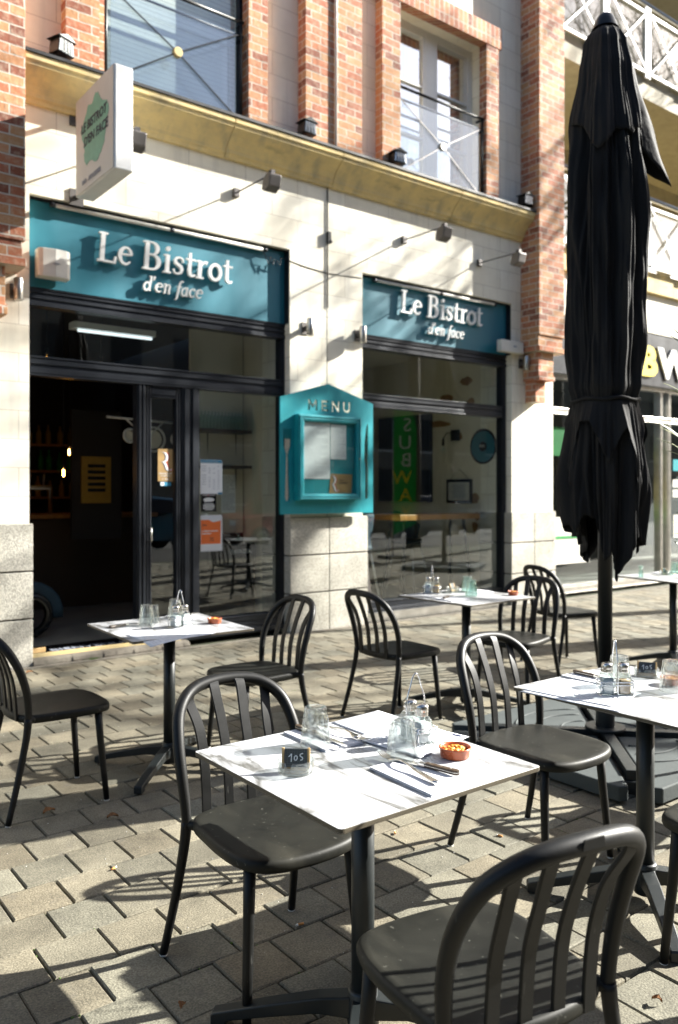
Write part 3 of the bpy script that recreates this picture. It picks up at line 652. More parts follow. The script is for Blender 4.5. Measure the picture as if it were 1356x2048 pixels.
# ================================================================ SHOP SIGNS WITH RAISED SERIF LETTERS
def glyph(ch):
    """list of (centre line, widths) in units of the cap height, and the advance"""
    if ch=='L': return [([(.17,0),(.17,1)],.135),([(.03,.965),(.32,.965)],.06),([(.02,.035),(.60,.035)],.07),([(.575,.0),(.61,.24)],.07)], .66
    if ch=='e': return [([(.08,.37),(.46,.39)],.055),(arc(.27,.33,.19,.285,8,322,22),[.07,.09,.09,.08,.07,.065,.07,.085,.105,.12,.13,.13,.125,.12,.11,.10,.095,.09,.085,.08,.07,.06,.045])], .53
    if ch=='B': return [([(.17,0),(.17,1)],.135),([(.03,.965),(.34,.965)],.06),([(.03,.035),(.36,.035)],.06),([(.17,.545),(.38,.545)],.055),(arc(.33,.755,.19,.21,88,-86,12),[.06,.07,.09,.11,.125,.13,.13,.12,.11,.09,.075,.06,.055]),(arc(.35,.29,.235,.255,86,-88,12),[.055,.07,.09,.12,.135,.14,.14,.135,.12,.10,.08,.065,.06])], .74
    if ch=='i': return [([(.15,0),(.15,.64)],.125),([(.02,.615),(.15,.635)],.055),([(.02,.03),(.29,.03)],.055),(arc(.15,.86,.035,.035,0,360,10),.09)], .33
    if ch=='s': return [([(.37,.46),(.36,.56),(.30,.61),(.22,.62),(.13,.59),(.09,.50),(.12,.41),(.22,.35),(.31,.29),(.345,.20),(.31,.09),(.21,.03),(.12,.04),(.07,.09),(.06,.19)],[.05,.05,.055,.06,.08,.095,.11,.12,.12,.105,.09,.06,.055,.05,.045])], .45
    if ch=='t': return [([(.17,.86),(.17,.20),(.19,.09),(.25,.04),(.33,.05),(.38,.10)],[.09,.125,.12,.10,.08,.05]),([(.02,.62),(.37,.62)],.06)], .40
    if ch=='r': return [([(.15,0),(.15,.64)],.125),([(.02,.615),(.15,.635)],.055),([(.02,.03),(.30,.03)],.055),([(.16,.42),(.23,.56),(.32,.62),(.41,.59)],[.06,.075,.09,.12])], .46
    if ch=='o': return [(arc(.27,.325,.20,.28,0,360,26),.11)], .55
    if ch=='d': return [(arc(.23,.30,.17,.26,20,340,20),.10),([(.43,1),(.41,.20),(.43,.06),(.50,.03)],[.10,.11,.10,.06]),([(.30,.97),(.43,.98)],.05)], .54
    if ch=="'": return [([(.10,1.0),(.06,.74)],[.12,.05])], .20
    if ch=='n': return [([(.14,0),(.14,.64)],.11),([(.03,.615),(.14,.635)],.055),([(.15,.44),(.22,.56),(.31,.61),(.39,.56),(.41,.44),(.40,.15),(.43,.04),(.49,.03)],[.05,.07,.085,.10,.11,.11,.09,.05])], .54
    if ch=='f': return [([(.04,-.26),(.10,-.28),(.16,-.18),(.19,.30),(.22,.80),(.28,.97),(.38,.99),(.43,.93)],[.06,.06,.09,.11,.11,.09,.07,.07]),([(.05,.60),(.38,.60)],.055)], .36
    if ch=='a': return [(arc(.22,.30,.16,.26,60,330,18),.10),([(.40,.62),(.37,.20),(.40,.06),(.47,.03)],[.09,.11,.09,.05]),([(.25,.59),(.41,.60)],.06)], .51
    if ch=='c': return [(arc(.26,.32,.18,.27,40,320,18),[.11,.10,.08,.07,.07,.08,.10,.11,.12,.12,.12,.12,.11,.10,.09,.08,.07,.06,.05])], .46
    return [], .28
def serif_text(s, x, z, h, y0, y1, m, parent, wx=1.0, slant=.06, track=0):
    mb = MB(); cx = x; q = 0
    for ch in s:
        strokes, adv = glyph(ch)
        for pts, w in strokes:
            q += 1; N = len(pts); ws = w if isinstance(w, (list,tuple)) else [w]*N
            if len(ws) < N: ws = [ws[min(len(ws)-1, int(i*len(ws)/N))] for i in range(N)]
            L, R = [], []
            for i,(px,pz) in enumerate(pts):
                a = pts[max(i-1,0)]; b = pts[min(i+1,N-1)]
                dx, dz = b[0]-a[0], b[1]-a[1]; l = sqrt(dx*dx+dz*dz) or 1; nx, nz = -dz/l, dx/l
                for S_, sg in ((L,1),(R,-1)):
                    ux, uz = px+nx*ws[i]/2*sg, pz+nz*ws[i]/2*sg
                    S_.append((cx+(ux+uz*slant)*h*wx, z+uz*h))
            f = y0 - .0002*(q % 7)
            v = [(p[0],f,p[1]) for p in L]+[(p[0],f,p[1]) for p in R]+[(p[0],y1,p[1]) for p in L]+[(p[0],y1,p[1]) for p in R]
            F = []
            for i in range(N-1):
                F += [(i,i+1,N+i+1,N+i),(2*N+i,3*N+i,3*N+i+1,2*N+i+1),(i,2*N+i,2*N+i+1,i+1),(N+i,N+i+1,3*N+i+1,3*N+i)]
            F += [(0,N,3*N,2*N),(N-1,3*N-1,4*N-1,2*N-1)]
            mb.add(v, F)
        cx += (adv+track)*h*wx
    o = mb.build('letters', m, parent); return o, cx
def shop_sign(x0, x1, z0, z1, tx, label, small_x):
    t = thing('shop_sign', label, 'shop sign', group='teal shop signs')
    MB().box(x0+.004, x1-.07, 7.045, 7.06, z0, z1-.02).build('sign_board', 'teal', t)
    MB().box(x0, x1, 7.061, 7.10, z0-.0, z1).build('sign_backing', 'teal', t)
    sb = MB(); sb.box(x0, x1, 7.02, 7.10, z1-.012, z1-.002); sb.box(x1-.006, x1, 6.985, 7.10, z0, z1-.012); sb.build('sign_frame', 'frame', t)
    tb = MB(); tb.tube([(x0+.22,7.0,z1-.045),(x1-.30,7.0,z1-.045)], .017); o = tb.build('light_tube', 'offwhite', t)
    cp = MB()
    for xx in (x0+.20, (x0+x1)/2, x1-.28): cp.tube([(xx-.02,7.0,z1-.045),(xx+.02,7.0,z1-.045)], .021); 
    cp.build('tube_clip', 'frame', t)
    serif_text('Le Bistrot', tx, z0+.30, .262, 6.992, 7.02, 'white', t, wx=1.085)
    serif_text("d'en face", small_x, z0+.105, .140, 6.994, 7.02, 'white', t, wx=1.10, slant=.16)
    return t
shop_sign(2.108, 4.713, 3.182, 3.933, 2.69, 'long teal sign with white serif lettering above the open doorway', 3.12)
shop_sign(5.674, 8.130, 3.202, 3.853, 6.25, 'shorter teal sign with white serif lettering above the plate window', 6.68)
# loose wiring at the corner of the big sign and the lead running across the pier
wr = MB(); rr = random.Random(2)
pts = [(4.42,7.0,3.86)]
for k in range(14): pts.append((4.45+.012*k+rr.uniform(-.03,.03), 6.99+rr.uniform(-.01,.01), 3.80+rr.uniform(-.06,.06)))
wr.tube(pts, .004, n=6); wr.tube([(4.6,6.97,3.83),(4.9,6.965,3.79),(5.2,6.965,3.765),(5.66,6.965,3.79)], .004, n=6)
wr.build('electric_cable', 'black_metal', label='thin loose cable hanging from the sign corner across the pier', cat='cable')
MB().tube([(5.19,6.96,4.67),(5.19,6.96,4.20),(5.197,6.958,4.12),(5.19,6.96,4.05),(5.19,6.96,3.4)], .0055, n=6).build('electric_cable', 'black_metal', label='dark cable running straight down the middle stone pier', cat='cable')
cl = MB(); cl.box(5.178,5.215,6.93,6.97,4.08,4.20); cl.ball((5.215,6.94,4.1),.02); cl.build('cable_clamp', 'black_metal', label='small dark clamp on the cable of the middle pier', cat='clamp')

# ---- projecting sign box
ps = thing('projecting_sign', 'white box sign with mint paint stroke projecting from the wall', 'sign')
MB().box(2.425, 2.575, 5.945, 6.76, 3.90, 4.70).build('sign_box', 'white', ps, bevel=.012)
MB().box(2.419, 2.4235, 5.955, 6.75, 3.91, 4.69).build('sign_face', 'signface', ps)
rr = random.Random(9); sp = []
for k in range(64):
    a = 2*pi*k/64; yy = 6.335+.27*cos(a)*(1+.13*sin(5*a)+rr.uniform(-.05,.05)); zz = 4.33+.255*sin(a)*(1+.10*cos(7*a)+rr.uniform(-.05,.05))
    sp.append((yy, zz))
MB().prism(sp, 2.4165, 2.4185, axis='x').build('paint_stroke', 'mint', ps)
RX = Matrix.Rotation(radians(-90),4,'Z') @ FACE      # read from -X
text('LE BISTROT', .105, (2.4145,6.62,4.375), 'darkink', ps, rot=RX, bold=.002, width=1.0, shear=.1, name='lettering')
text("D'EN FACE", .105, (2.4145,6.56,4.255), 'darkink', ps, rot=RX, bold=.002, width=1.0, shear=.1, name='lettering')
text('BAR - BRASSERIE', .055, (2.4145,6.60,3.955), 'ink', ps, rot=RX, name='lettering')
for z in (4.66, 3.98):
    br = MB(); br.bar((2.5,6.76,z),(2.5,6.97,z),.03,.03); br.box(2.44,2.56,6.955,6.969,z-.07,z+.07)
    br.build('bracket', 'flood', ps)

# ---- arm spotlights over the signs
def spot(x, z, L, label):
    t = thing('arm_spotlight', label, 'spotlight', (x, 6.97, z), group='arm spotlights over the shop signs')
    b = MB(); b.box(-.032,.032,-.045,0,-.04,.04); b.build('wall_bracket', 'flood', t, bevel=.004)
    MB().tube([(0,-.03,0),(0,-L,-.012)], .008, n=8).build('arm', 'flood', t)
    k = MB(); k.box(-.02,.02,-L-.03,-L+.02,-.035,.02); k.tube([(-.03,-L,-.0),(.03,-L,-.0)], .014, n=10); k.build('joint', 'flood', t)
    h = MB(); h.prism([(-L-.075,-.03),(-L-.015,-.01),(-L+.055,-.055),(-L+.075,-.15),(-L+.02,-.175),(-L-.05,-.14)], -.065, .065, axis='x')
    h.build('lamp_head', 'flood', t, bevel=.012)
    MB().box(-.055,.055,-L+.068,-L+.076,-.14,-.07).build('lens', 'offwhite', t)
    return t
spot(2.76, 4.40, .66, 'arm spotlight half hidden behind the projecting box sign')
spot(4.068, 4.364, .66, 'arm spotlight over the larger teal sign')
spot(6.266, 4.315, .66, 'arm spotlight over the left end of the smaller teal sign')
spot(7.512, 4.265, .63, 'arm spotlight in front of the brick pier, over the smaller teal sign')
# ---- lantern floodlights standing on the ledge
def ledge_lamp(x, label):
    t = thing('ledge_floodlight', label, 'floodlight', (x, 6.80, 5.013), rz=radians(random.Random(int(x*10)).uniform(-25,25)), group='small floodlights on the yellow ledge')
    b = MB(); b.prism([(-.085,.05),(.085,.05),(.07,.17),(-.07,.17)], -.07, .05, axis='y'); b.build('housing', 'black_metal', t, bevel=.008)
    h = MB(); h.prism([(-.10,.17),(.10,.17),(.0,.215)], -.085, .065, axis='y'); h.build('hood', 'black_metal', t, bevel=.004)
    g = MB(); g.prism([(-.07,.062),(.07,.062),(.06,.16),(-.06,.16)], -.0765, -.0715, axis='y'); g.build('glass', 'railglass', t)
    c = MB()
    for k in (-.035,0,.035): c.tube([(k,-.082,.06),(k*.9,-.082,.165)], .004, n=6)
    c.tube([(-.05,0,.05),(-.05,0,0),(.05,0,0),(.05,0,.05)], .008, n=6); c.build('guard', 'flood', t)
ledge_lamp(2.31, 'black floodlight on the ledge left of the shuttered window')
ledge_lamp(4.80, 'black floodlight on the ledge at the left edge of the middle brick pilaster')
ledge_lamp(6.02, 'black floodlight on the ledge at the lower left of the white casement window')
ledge_lamp(8.18, 'black floodlight on the ledge against the right brick pier')
# ---- steel cylinder wall lights
def sconce(x, z, label):
    t = thing('wall_light', label, 'wall light', (x, 6.97, z), group='steel cylinder wall lights')
    c = MB(); c.lathe([(.0,-.09),(.034,-.09),(.037,-.085),(.037,.085),(.034,.09),(0,.09)], (0,-.10,0), n=24); c.build('cylinder', 'brushed', t)
    a = MB(); a.box(-.02,.02,-.07,0,-.02,.02); a.box(-.04,.04,-.012,0,-.06,.06); a.build('wall_arm', 'flood', t)
sconce(4.90, 3.145, 'steel cylinder wall light beside the right end of the larger sign')
sconce(5.60, 3.15, 'steel cylinder wall light at the left end of the smaller sign')
sconce(8.30, 3.10, 'steel cylinder wall light under the right brick pier')
sconce(1.99, 3.10, 'steel cylinder wall light below the left brick pier')
# ---- alarm boxes
t = thing('alarm_box', 'white curved siren box on the left end of the larger teal sign', 'alarm')
b = MB(); b.prism([(2.165,7.02),(2.165,6.93),(2.20,6.905),(2.30,6.89),(2.40,6.905),(2.435,6.93),(2.435,7.02)], 3.25, 3.49, axis='z'); b.build('housing', 'offwhite', t, bevel=.01)
MB().box(2.28,2.33,6.884,6.89,3.36,3.367).build('slot', 'ink', t)
t = thing('alarm_box', 'flat grey box on the right end of the smaller teal sign', 'alarm')
MB().box(7.84,8.26,6.88,6.965,3.21,3.36).build('housing', 'offwhite', t, bevel=.01); MB().box(8.06,8.12,6.876,6.88,3.28,3.30).build('slot', 'ink', t)
# ---- two screws / socket bits on the wall
# ---- metal sheet with torn poster under cornice
MB().prism([(2.93,4.60),(3.13,4.53),(3.10,4.66),(3.02,4.665),(2.95,4.69)], 6.955, 6.966, axis='y').build('bird_plaque', 'flood', label='small grey plate on the wall just right of the box sign', cat='plate')

# ================================================================ MENU BOARD
mbd = thing('menu_board', 'turquoise wooden menu board with pointed top and cut-out cutlery on the middle pier', 'menu board')
BX0, BX1, BZ0, BZ1, BPK, BY = 4.517, 5.722, 1.225, 2.405, 2.578, 6.86
cu = bpy.data.curves.new('b','CURVE'); cu.dimensions='2D'; cu.fill_mode='BOTH'; cu.extrude=.011
def sp_(poly):
    s = cu.splines.new('POLY'); s.points.add(len(poly)-1)
    for i,(a,b) in enumerate(poly): s.points[i].co = (a,b,0,1)
    s.use_cyclic_u = True
sp_([(BX0,BZ0),(BX1,BZ0),(BX1,BZ1),((BX0+BX1)/2+.0,BPK),(BX0,BZ1)])
def L_(x, z, w, h, polys):
    for p in polys: sp_([(x+a*w, z+b*h) for a,b in p])
hz = 2.290; hh=.112
L_(4.855,hz,.125,hh,[[(0,0),(.22,0),(.24,.62),(.42,.25),(.58,.25),(.76,.62),(.78,0),(1,0),(.96,1),(.76,1),(.5,.52),(.24,1),(.04,1)]])
L_(5.028,hz,.09,hh,[[(0,0),(1,0),(1,.2),(.32,.2),(.32,.41),(.9,.41),(.9,.60),(.32,.60),(.32,.8),(1,.8),(1,1),(0,1)]])
L_(5.165,hz,.105,hh,[[(0,0),(.24,0),(.24,.60),(.76,0),(1,0),(1,1),(.76,1),(.76,.40),(.24,1),(0,1)]])
L_(5.315,hz,.10,hh,[[(0,1),(0,.28),(.18,.05),(.5,0),(.82,.05),(1,.28),(1,1),(.72,1),(.72,.32),(.5,.2),(.28,.32),(.28,1)]])
# fork slot
fx = 4.602
sp_([(fx-.018,1.36),(fx+.018,1.36),(fx+.026,1.40),(fx+.014,1.83),(fx+.045,1.92),(fx+.045,2.09),(fx+.034,2.09),(fx+.031,1.985),(fx+.022,1.985),(fx+.019,2.09),(fx+.008,2.09),(fx+.005,1.985),(fx-.005,1.985),(fx-.008,2.09),(fx-.019,2.09),(fx-.022,1.985),(fx-.031,1.985),(fx-.034,2.09),(fx-.045,2.09),(fx-.045,1.92),(fx-.014,1.83),(fx-.026,1.40)])
kx = 5.635
sp_([(kx-.018,1.38),(kx+.018,1.38),(kx+.024,1.42),(kx+.022,2.17),(kx+.008,2.19),(kx-.012,2.13),(kx-.03,1.98),(kx-.034,1.80),(kx-.020,1.72),(kx-.022,1.42)])
bo = curve_mesh(cu, 'board', 'menu_teal', Matrix.Translation((0,BY,0)) @ FACE, mbd)
bat = MB(); bat.box(4.74,5.55,6.872,6.965,1.30,1.36); bat.box(4.74,5.55,6.872,6.965,2.20,2.25); bat.build('batten', 'menu_teal', mbd)
cx0,cx1,cz0,cz1 = 4.685,5.49,1.365,2.235
cs = MB(); d0, d1 = 6.765, 6.848
for a in ((cx0,cx1,cz0,cz0+.065),(cx0,cx1,cz1-.065,cz1),(cx0,cx0+.065,cz0+.065,cz1-.065),(cx1-.065,cx1,cz0+.065,cz1-.065)): cs.box(a[0],a[1],d0,d1,a[2],a[3])
for i,(o_,y_) in enumerate(((.012,.012),(.036,.007))):
    w_=.014
    for a in ((cx0+o_,cx1-o_,cz0+o_,cz0+o_+w_),(cx0+o_,cx1-o_,cz1-o_-w_,cz1-o_),(cx0+o_,cx0+o_+w_,cz0+o_+w_,cz1-o_-w_),(cx1-o_-w_,cx1-o_,cz0+o_+w_,cz1-o_-w_)): cs.box(a[0],a[1],d0-y_,d0+.001,a[2],a[3])
case = cs.build('display_case', 'menu_teal', mbd, bevel=.003)
MB().box(cx0+.065,cx1-.065,6.785,6.789,cz0+.065,cz1-.065).build('pane', 'pane', case)
def sheet(x0,x1,z0,z1,y,lines,parent,tilt=0,inkm='ink',lw=.004,name='paper_sheet',head=None,m='menu_paper'):
    s = MB().box(x0,x1,y,y+.0012,z0,z1).build(name, m, parent)
    k = MB(); r = random.Random(int(x0*1000+z0*77)); h=(z1-z0)/(lines+2)
    for i in range(lines):
        z = z1-h*(i+1.3); a = x0+(x1-x0)*.08; b = x0+(x1-x0)*(.92 if r.random()<.6 else r.uniform(.5,.85))
        while a < b-.006:
            c = min(b, a+r.uniform(.012,.05)); k.box(a,c,y-.0006,y-.0001,z,z+lw*(2 if i==0 and head else 1)); a = c+.006
    k.build('printed_lines', inkm, s); return s
sheet(4.755,5.10,1.585,2.160,6.798,30,case,lw=.0035); sheet(5.108,5.31,1.79,2.150,6.796,20,case,lw=.003); MB().box(cx0+.02,cx1-.02,6.803,6.84,cz0+.02,cz1-.02).build('back_panel','menu_teal',case)
g = MB().add([(5.09,6.799,1.435),(5.385,6.799,1.435),(5.395,6.799,1.635),(5.11,6.799,1.64)],[(0,1,2,3)]).build('gold_certificate','gold',case)
def ribbon_r(x, z, h, y, parent):
    """the letter R drawn as a folded blue, white and red ribbon"""
    def strip(off, wd, m, yy):
        q = MB(); pts = [(.0,1.0),(.25,.98),(.42,.86),(.47,.72),(.40,.58),(.22,.50),(.05,.48),(.22,.46),(.36,.30),(.46,.12),(.60,.02),(.72,.03),(.80,.12)]
        V = []; N = len(pts)
        for (a,b) in pts: V += [(x+(a+off)*h*.62, yy, z+b*h),(x+(a+off+wd)*h*.62, yy, z+b*h)]
        q.add(V, [(2*i,2*i+1,2*i+3,2*i+2) for i in range(N-1)]).build('ribbon_letter', m, parent)
    strip(-.06,.10,'navyink',y); strip(.04,.20,'white',y-.0004); strip(.24,.10,'red',y-.0008)
ribbon_r(5.105,1.45,.17,6.797,g)
text('Titre de',.018,(5.22,6.7975,1.565),'darkink',g); text('RESTAURATEUR',.016,(5.22,6.7975,1.54),'darkink',g)
MB().tube([(5.46,6.757,1.80),(5.46,6.748,1.80)],.007).build('lock','brushed',case)

# ---- stickers and papers on the doors (stuck on the outside of the glass)
o = MB().box(3.318,3.468,7.0985,7.1005,1.55,1.855).build('gold_sticker','gold',label='gold sticker with a tricolour letter R on the narrow door', cat='sticker')
ribbon_r(3.345,1.645,.18,7.0975,o)
for i, s_ in enumerate(('RESTAURATEUR','DE FRANCE')): text(s_,.018,(3.393,7.098,1.618-.022*i),'white',o,align='CENTER')
text('R  2018',.02,(3.393,7.098,1.565),'white',o,align='CENTER')
o = MB().box(3.342,3.45,7.0985,7.1005,1.508,1.545).build('small_sticker','blueink',label='tiny blue and white sticker just under the gold sticker', cat='sticker')
MB().box(3.346,3.38,7.0975,7.0983,1.511,1.542).build('white_square','white',o)
o = sheet(3.762,4.004,1.425,1.765,7.1035,0,None); tag(o,'pale printed table of figures with a blue header on the door glass','paper notice')
MB().box(3.766,4.0,7.1015,7.103,1.733,1.762).build('header_bar','blueink',o); MB().box(3.955,4.0,7.1015,7.103,1.428,1.445).build('footer_bar','blueink',o)
kk = MB(); rr = random.Random(1)
for i in range(11):
    for j,xx in enumerate((3.78,3.85,3.90,3.95)):
        if rr.random()<.75: kk.box(xx,xx+(.045 if j==0 else .022),7.1018,7.103,1.70-.022*i,1.704-.022*i)
kk.build('printed_lines','ink',o)
text('Prix TTC Consommations',.017,(3.775,7.1010,1.742),'white',o)
o = MB().box(3.768,3.935,7.0995,7.1015,1.262,1.432).build('alarm_sticker','screen',label='black camera warning sticker between the two door papers',cat='sticker')
text('CAMERA  PROTECT',.016,(3.852,7.099,1.414),'white',o,align='CENTER')
MB().disc((3.848,7.0988,1.420),.006,'y',12,.0005).build('red_dot','red',o)
q = MB(); q.prism(arc(3.852,1.375,.060,.020,0,360,20)[:-1],7.0988,7.0993,axis='y'); q.prism(arc(3.815,1.365,.014,.014,0,360,12)[:-1],7.0984,7.0987,axis='y'); q.build('emblem','white',o)
q = MB()
for i,w_ in enumerate((.10,.12,.13,.12,.13,.08)): q.box(3.852-w_/2,3.852+w_/2,7.0988,7.0993,1.334-.012*i,1.340-.012*i)
q.build('printed_lines','white',o)
o = MB().box(3.762,4.0,7.1005,7.1020,.874,1.225).build('orange_notice','paper',label='white poster with an orange panel low on the door glass',cat='poster')
q = MB().prism([(3.766,.945),(3.982,.945),(3.984,1.17),(3.90,1.155),(3.85,1.18),(3.766,1.178)],7.0995,7.1003,axis='y').build('orange_panel','orange',o)
text('Le Bistrot propose',.023,(3.775,7.099,1.065),'white',o,bold=.0008); text('2 services !',.023,(3.775,7.099,1.04),'white',o,bold=.0008)
text('19h30',.018,(3.86,7.099,.995),'darkink',o); text('21h30',.018,(3.86,7.099,.973),'darkink',o); text('Avis',.030,(3.775,7.099,1.12),'darkink',o,shear=.4)
# ================================================================ CHAIRS
def spline(P, n=8):
    """Catmull-Rom through P"""
    P = [Vector(p) for p in P]; Q = [P[0]*2-P[1]] + P + [P[-1]*2-P[-2]]; out = []
    for i in range(1, len(Q)-2):
        for k in range(n):
            t = k/n; a,b,c,d = Q[i-1],Q[i],Q[i+1],Q[i+2]
            out.append(.5*((2*b)+(c-a)*t+(2*a-5*b+4*c-d)*t*t+(3*b-3*c+d-a)*t**3))
    return out+[P[-1]]
def seat_mesh():
    # plan outline of the seat, rear at y=0, front at y=.415
    key = [(-.165,-.012),(-.10,-.035),(0,-.045),(.10,-.035),(.165,-.012),(.198,.03),(.208,.12),(.214,.22),(.208,.31),(.180,.375),(.11,.408),(0,.418),(-.11,.408),(-.180,.375),(-.208,.31),(-.214,.22),(-.208,.12),(-.198,.03)]
    P = [Vector((x,y,0)) for x,y in key]; n = len(P); ring = []
    for i in range(n):
        a,b,c,d = P[i-1],P[i],P[(i+1)%n],P[(i+2)%n]
        for k in range(4):
            t = k/4; ring.append(.5*((2*b)+(c-a)*t+(2*a-5*b+4*c-d)*t*t+(3*b-3*c+d-a)*t**3))
    c0 = Vector((0,.19,0)); rings = []; N = len(ring)
    def zt(p, s):
        dish = -.012*(1-s*s); roll = -.010*max(0,(p.y-.33)/.09)**2
        return dish+roll
    for s, zo, bottom in ((0.001,0,0),(.25,0,0),(.5,0,0),(.75,0,0),(.90,0,0),(.955,-.001,0),(.985,-.005,0),(1.0,-.013,0),(1.002,-.026,1),(.985,-.036,1),(.93,-.041,1),(.6,-.030,1),(.001,-.028,1)):
        R = []
        for p in ring:
            q = c0+(p-c0)*s; R.append((q.x, q.y, .457+zo+(zt(q,min(s,1)) if not bottom else -.010*max(0,(q.y-.33)/.09)**2)))
        rings.append(R)
    mb = MB(); v = [p for R in rings for p in R]
    f = [(i*N+k, i*N+(k+1)%N, (i+1)*N+(k+1)%N, (i+1)*N+k) for i in range(len(rings)-1) for k in range(N)]
    mb.add(v, f, True)
    # arms of the seat shell reaching back to the frame tube
    for sx in (-1,1):
        mb.tube([(sx*.165,.055,.436),(sx*.190,.018,.436),(sx*.203,-.006,.437)],[.017,.016,.015],n=10)
    return mb
def make_chair(label, loc, face, **k):
    t = thing('bistro_chair', label, 'chair', loc, face-pi/2, 'black slat back bistro chairs')
    seat_mesh().build('seat', 'seat', t)
    pts = spline([(-.203,0,.428),(-.208,-.003,.50),(-.213,-.015,.58),(-.210,-.046,.675),(-.185,-.092,.762),(-.115,-.135,.815),(0,-.150,.829),(.115,-.135,.815),(.185,-.092,.762),(.210,-.046,.675),(.213,-.015,.58),(.208,-.003,.50),(.203,0,.428)], 6)
    rr_ = [.0152+.0050*sin(pi*i/(len(pts)-1)) for i in range(len(pts))]
    back = MB().tube(pts, rr_, n=14).build('backrest', 'plastic', t)
    MB().prism([(-.028,.8245),(.028,.8245),(.024,.8445),(-.024,.8445)],-.170,-.1665,axis='y').build('back_plate','plastic',back,bevel=.001)
    for x0, x1, zt_ in ((-.121,-.138,.795),(-.041,-.047,.822),(.041,.047,.822),(.121,.138,.795)):
        sp = spline([(x0,-.030,.425),(x0,-.034,.50),(x0*1.01,-.046,.60),(x0*1.03,-.078,.70),(x1*1.02,-.118+.0,zt_-.02),(x1,-.133 if abs(x1)<.1 else -.122,zt_+.004)], 5)
        sl_ = MB(); N = len(sp); v = []
        for i, p in enumerate(sp):
            tn = (sp[min(i+1,N-1)]-sp[max(i-1,0)]).normalized(); nn = Vector((1,0,0)).cross(tn).normalized()
            w = .0158+.0022*i/N; th = .0052
            for (a, b) in ((-w,-th*.45),(-w*.88,-th),(w*.88,-th),(w,-th*.45),(w,th*.45),(w*.88,th),(-w*.88,th),(-w,th*.45)): v.append(p+Vector((a,0,0))+nn*b)
        f = [(i*8+k_, i*8+(k_+1)%8, (i+1)*8+(k_+1)%8, (i+1)*8+k_) for i in range(N-1) for k_ in range(8)]
        f += [tuple(range(8))[::-1], tuple((N-1)*8+q for q in range(8))]
        sl_.add(v, f, False); o = sl_.build('slat', 'plastic', back)
        for p in o.data.polygons: p.use_smooth = True
        try: o.data.set_sharp_from_angle(angle=radians(24))
        except Exception: pass
    for sx in (-1,1):
        rl = spline([(sx*.203,-.002,.445),(sx*.208,-.012,.36),(sx*.220,-.05,.19),(sx*.238,-.098,.006)],5)
        o = MB().tube(rl,[.0175-.0045*i/(len(rl)-1) for i in range(len(rl))],n=14).build('leg','plastic',t)
        MB().tube([(sx*.238,-.098,.0),(sx*.237,-.0965,.007)],.0128,n=12).build('rubber_foot','offwhite',o)
        fl = [Vector((sx*.168,.330,.435)),Vector((sx*.176,.338,.30)),Vector((sx*.186,.350,.15)),Vector((sx*.196,.362,.006))]
        o = MB().tube(fl,[.0185,.0165,.0150,.0130],n=14).build('leg','plastic',t)
        MB().tube([(sx*.196,.362,.0),(sx*.1955,.3615,.007)],.0128,n=12).build('rubber_foot','offwhite',o)
    return t
D = radians
CH = {}
CH['A'] = make_chair('chair at the left edge of the photo, facing the table by the doorway', (1.125,3.935,0), D(0))
def chair(key, label, x, y, deg): CH[key] = dup(CH['A'], label, (x,y,0), D(deg)-pi/2)
chair('B','chair tucked under the left back side of the front table with the 105 slate', 1.367,2.277,-92)
chair('C','chair behind the front table, facing left to the table by the doorway', 2.61,3.955,180)
chair('D','chair with its back to the middle stone pier, facing right', 3.34,3.955,0)
chair('E','chair right of the terracotta dish, its seat half under the far right table', 2.655,2.297,-91)
chair('F','nearest chair, cropped by the bottom edge, at the near side of the front table', 1.275,1.045,80)
chair('G','chair left of the parasol pole, facing left to the back table', 4.60,3.81,193)
chair('H','chair seen side-on just behind the parasol pole, facing right', 5.57,4.38,-13)
chair('I','chair at the right edge, only a leg and the seat corner showing', 2.53,1.035,90)
chair('J','chair just beyond the right edge, its slatted shadow on the paving', 4.02,1.86,185)

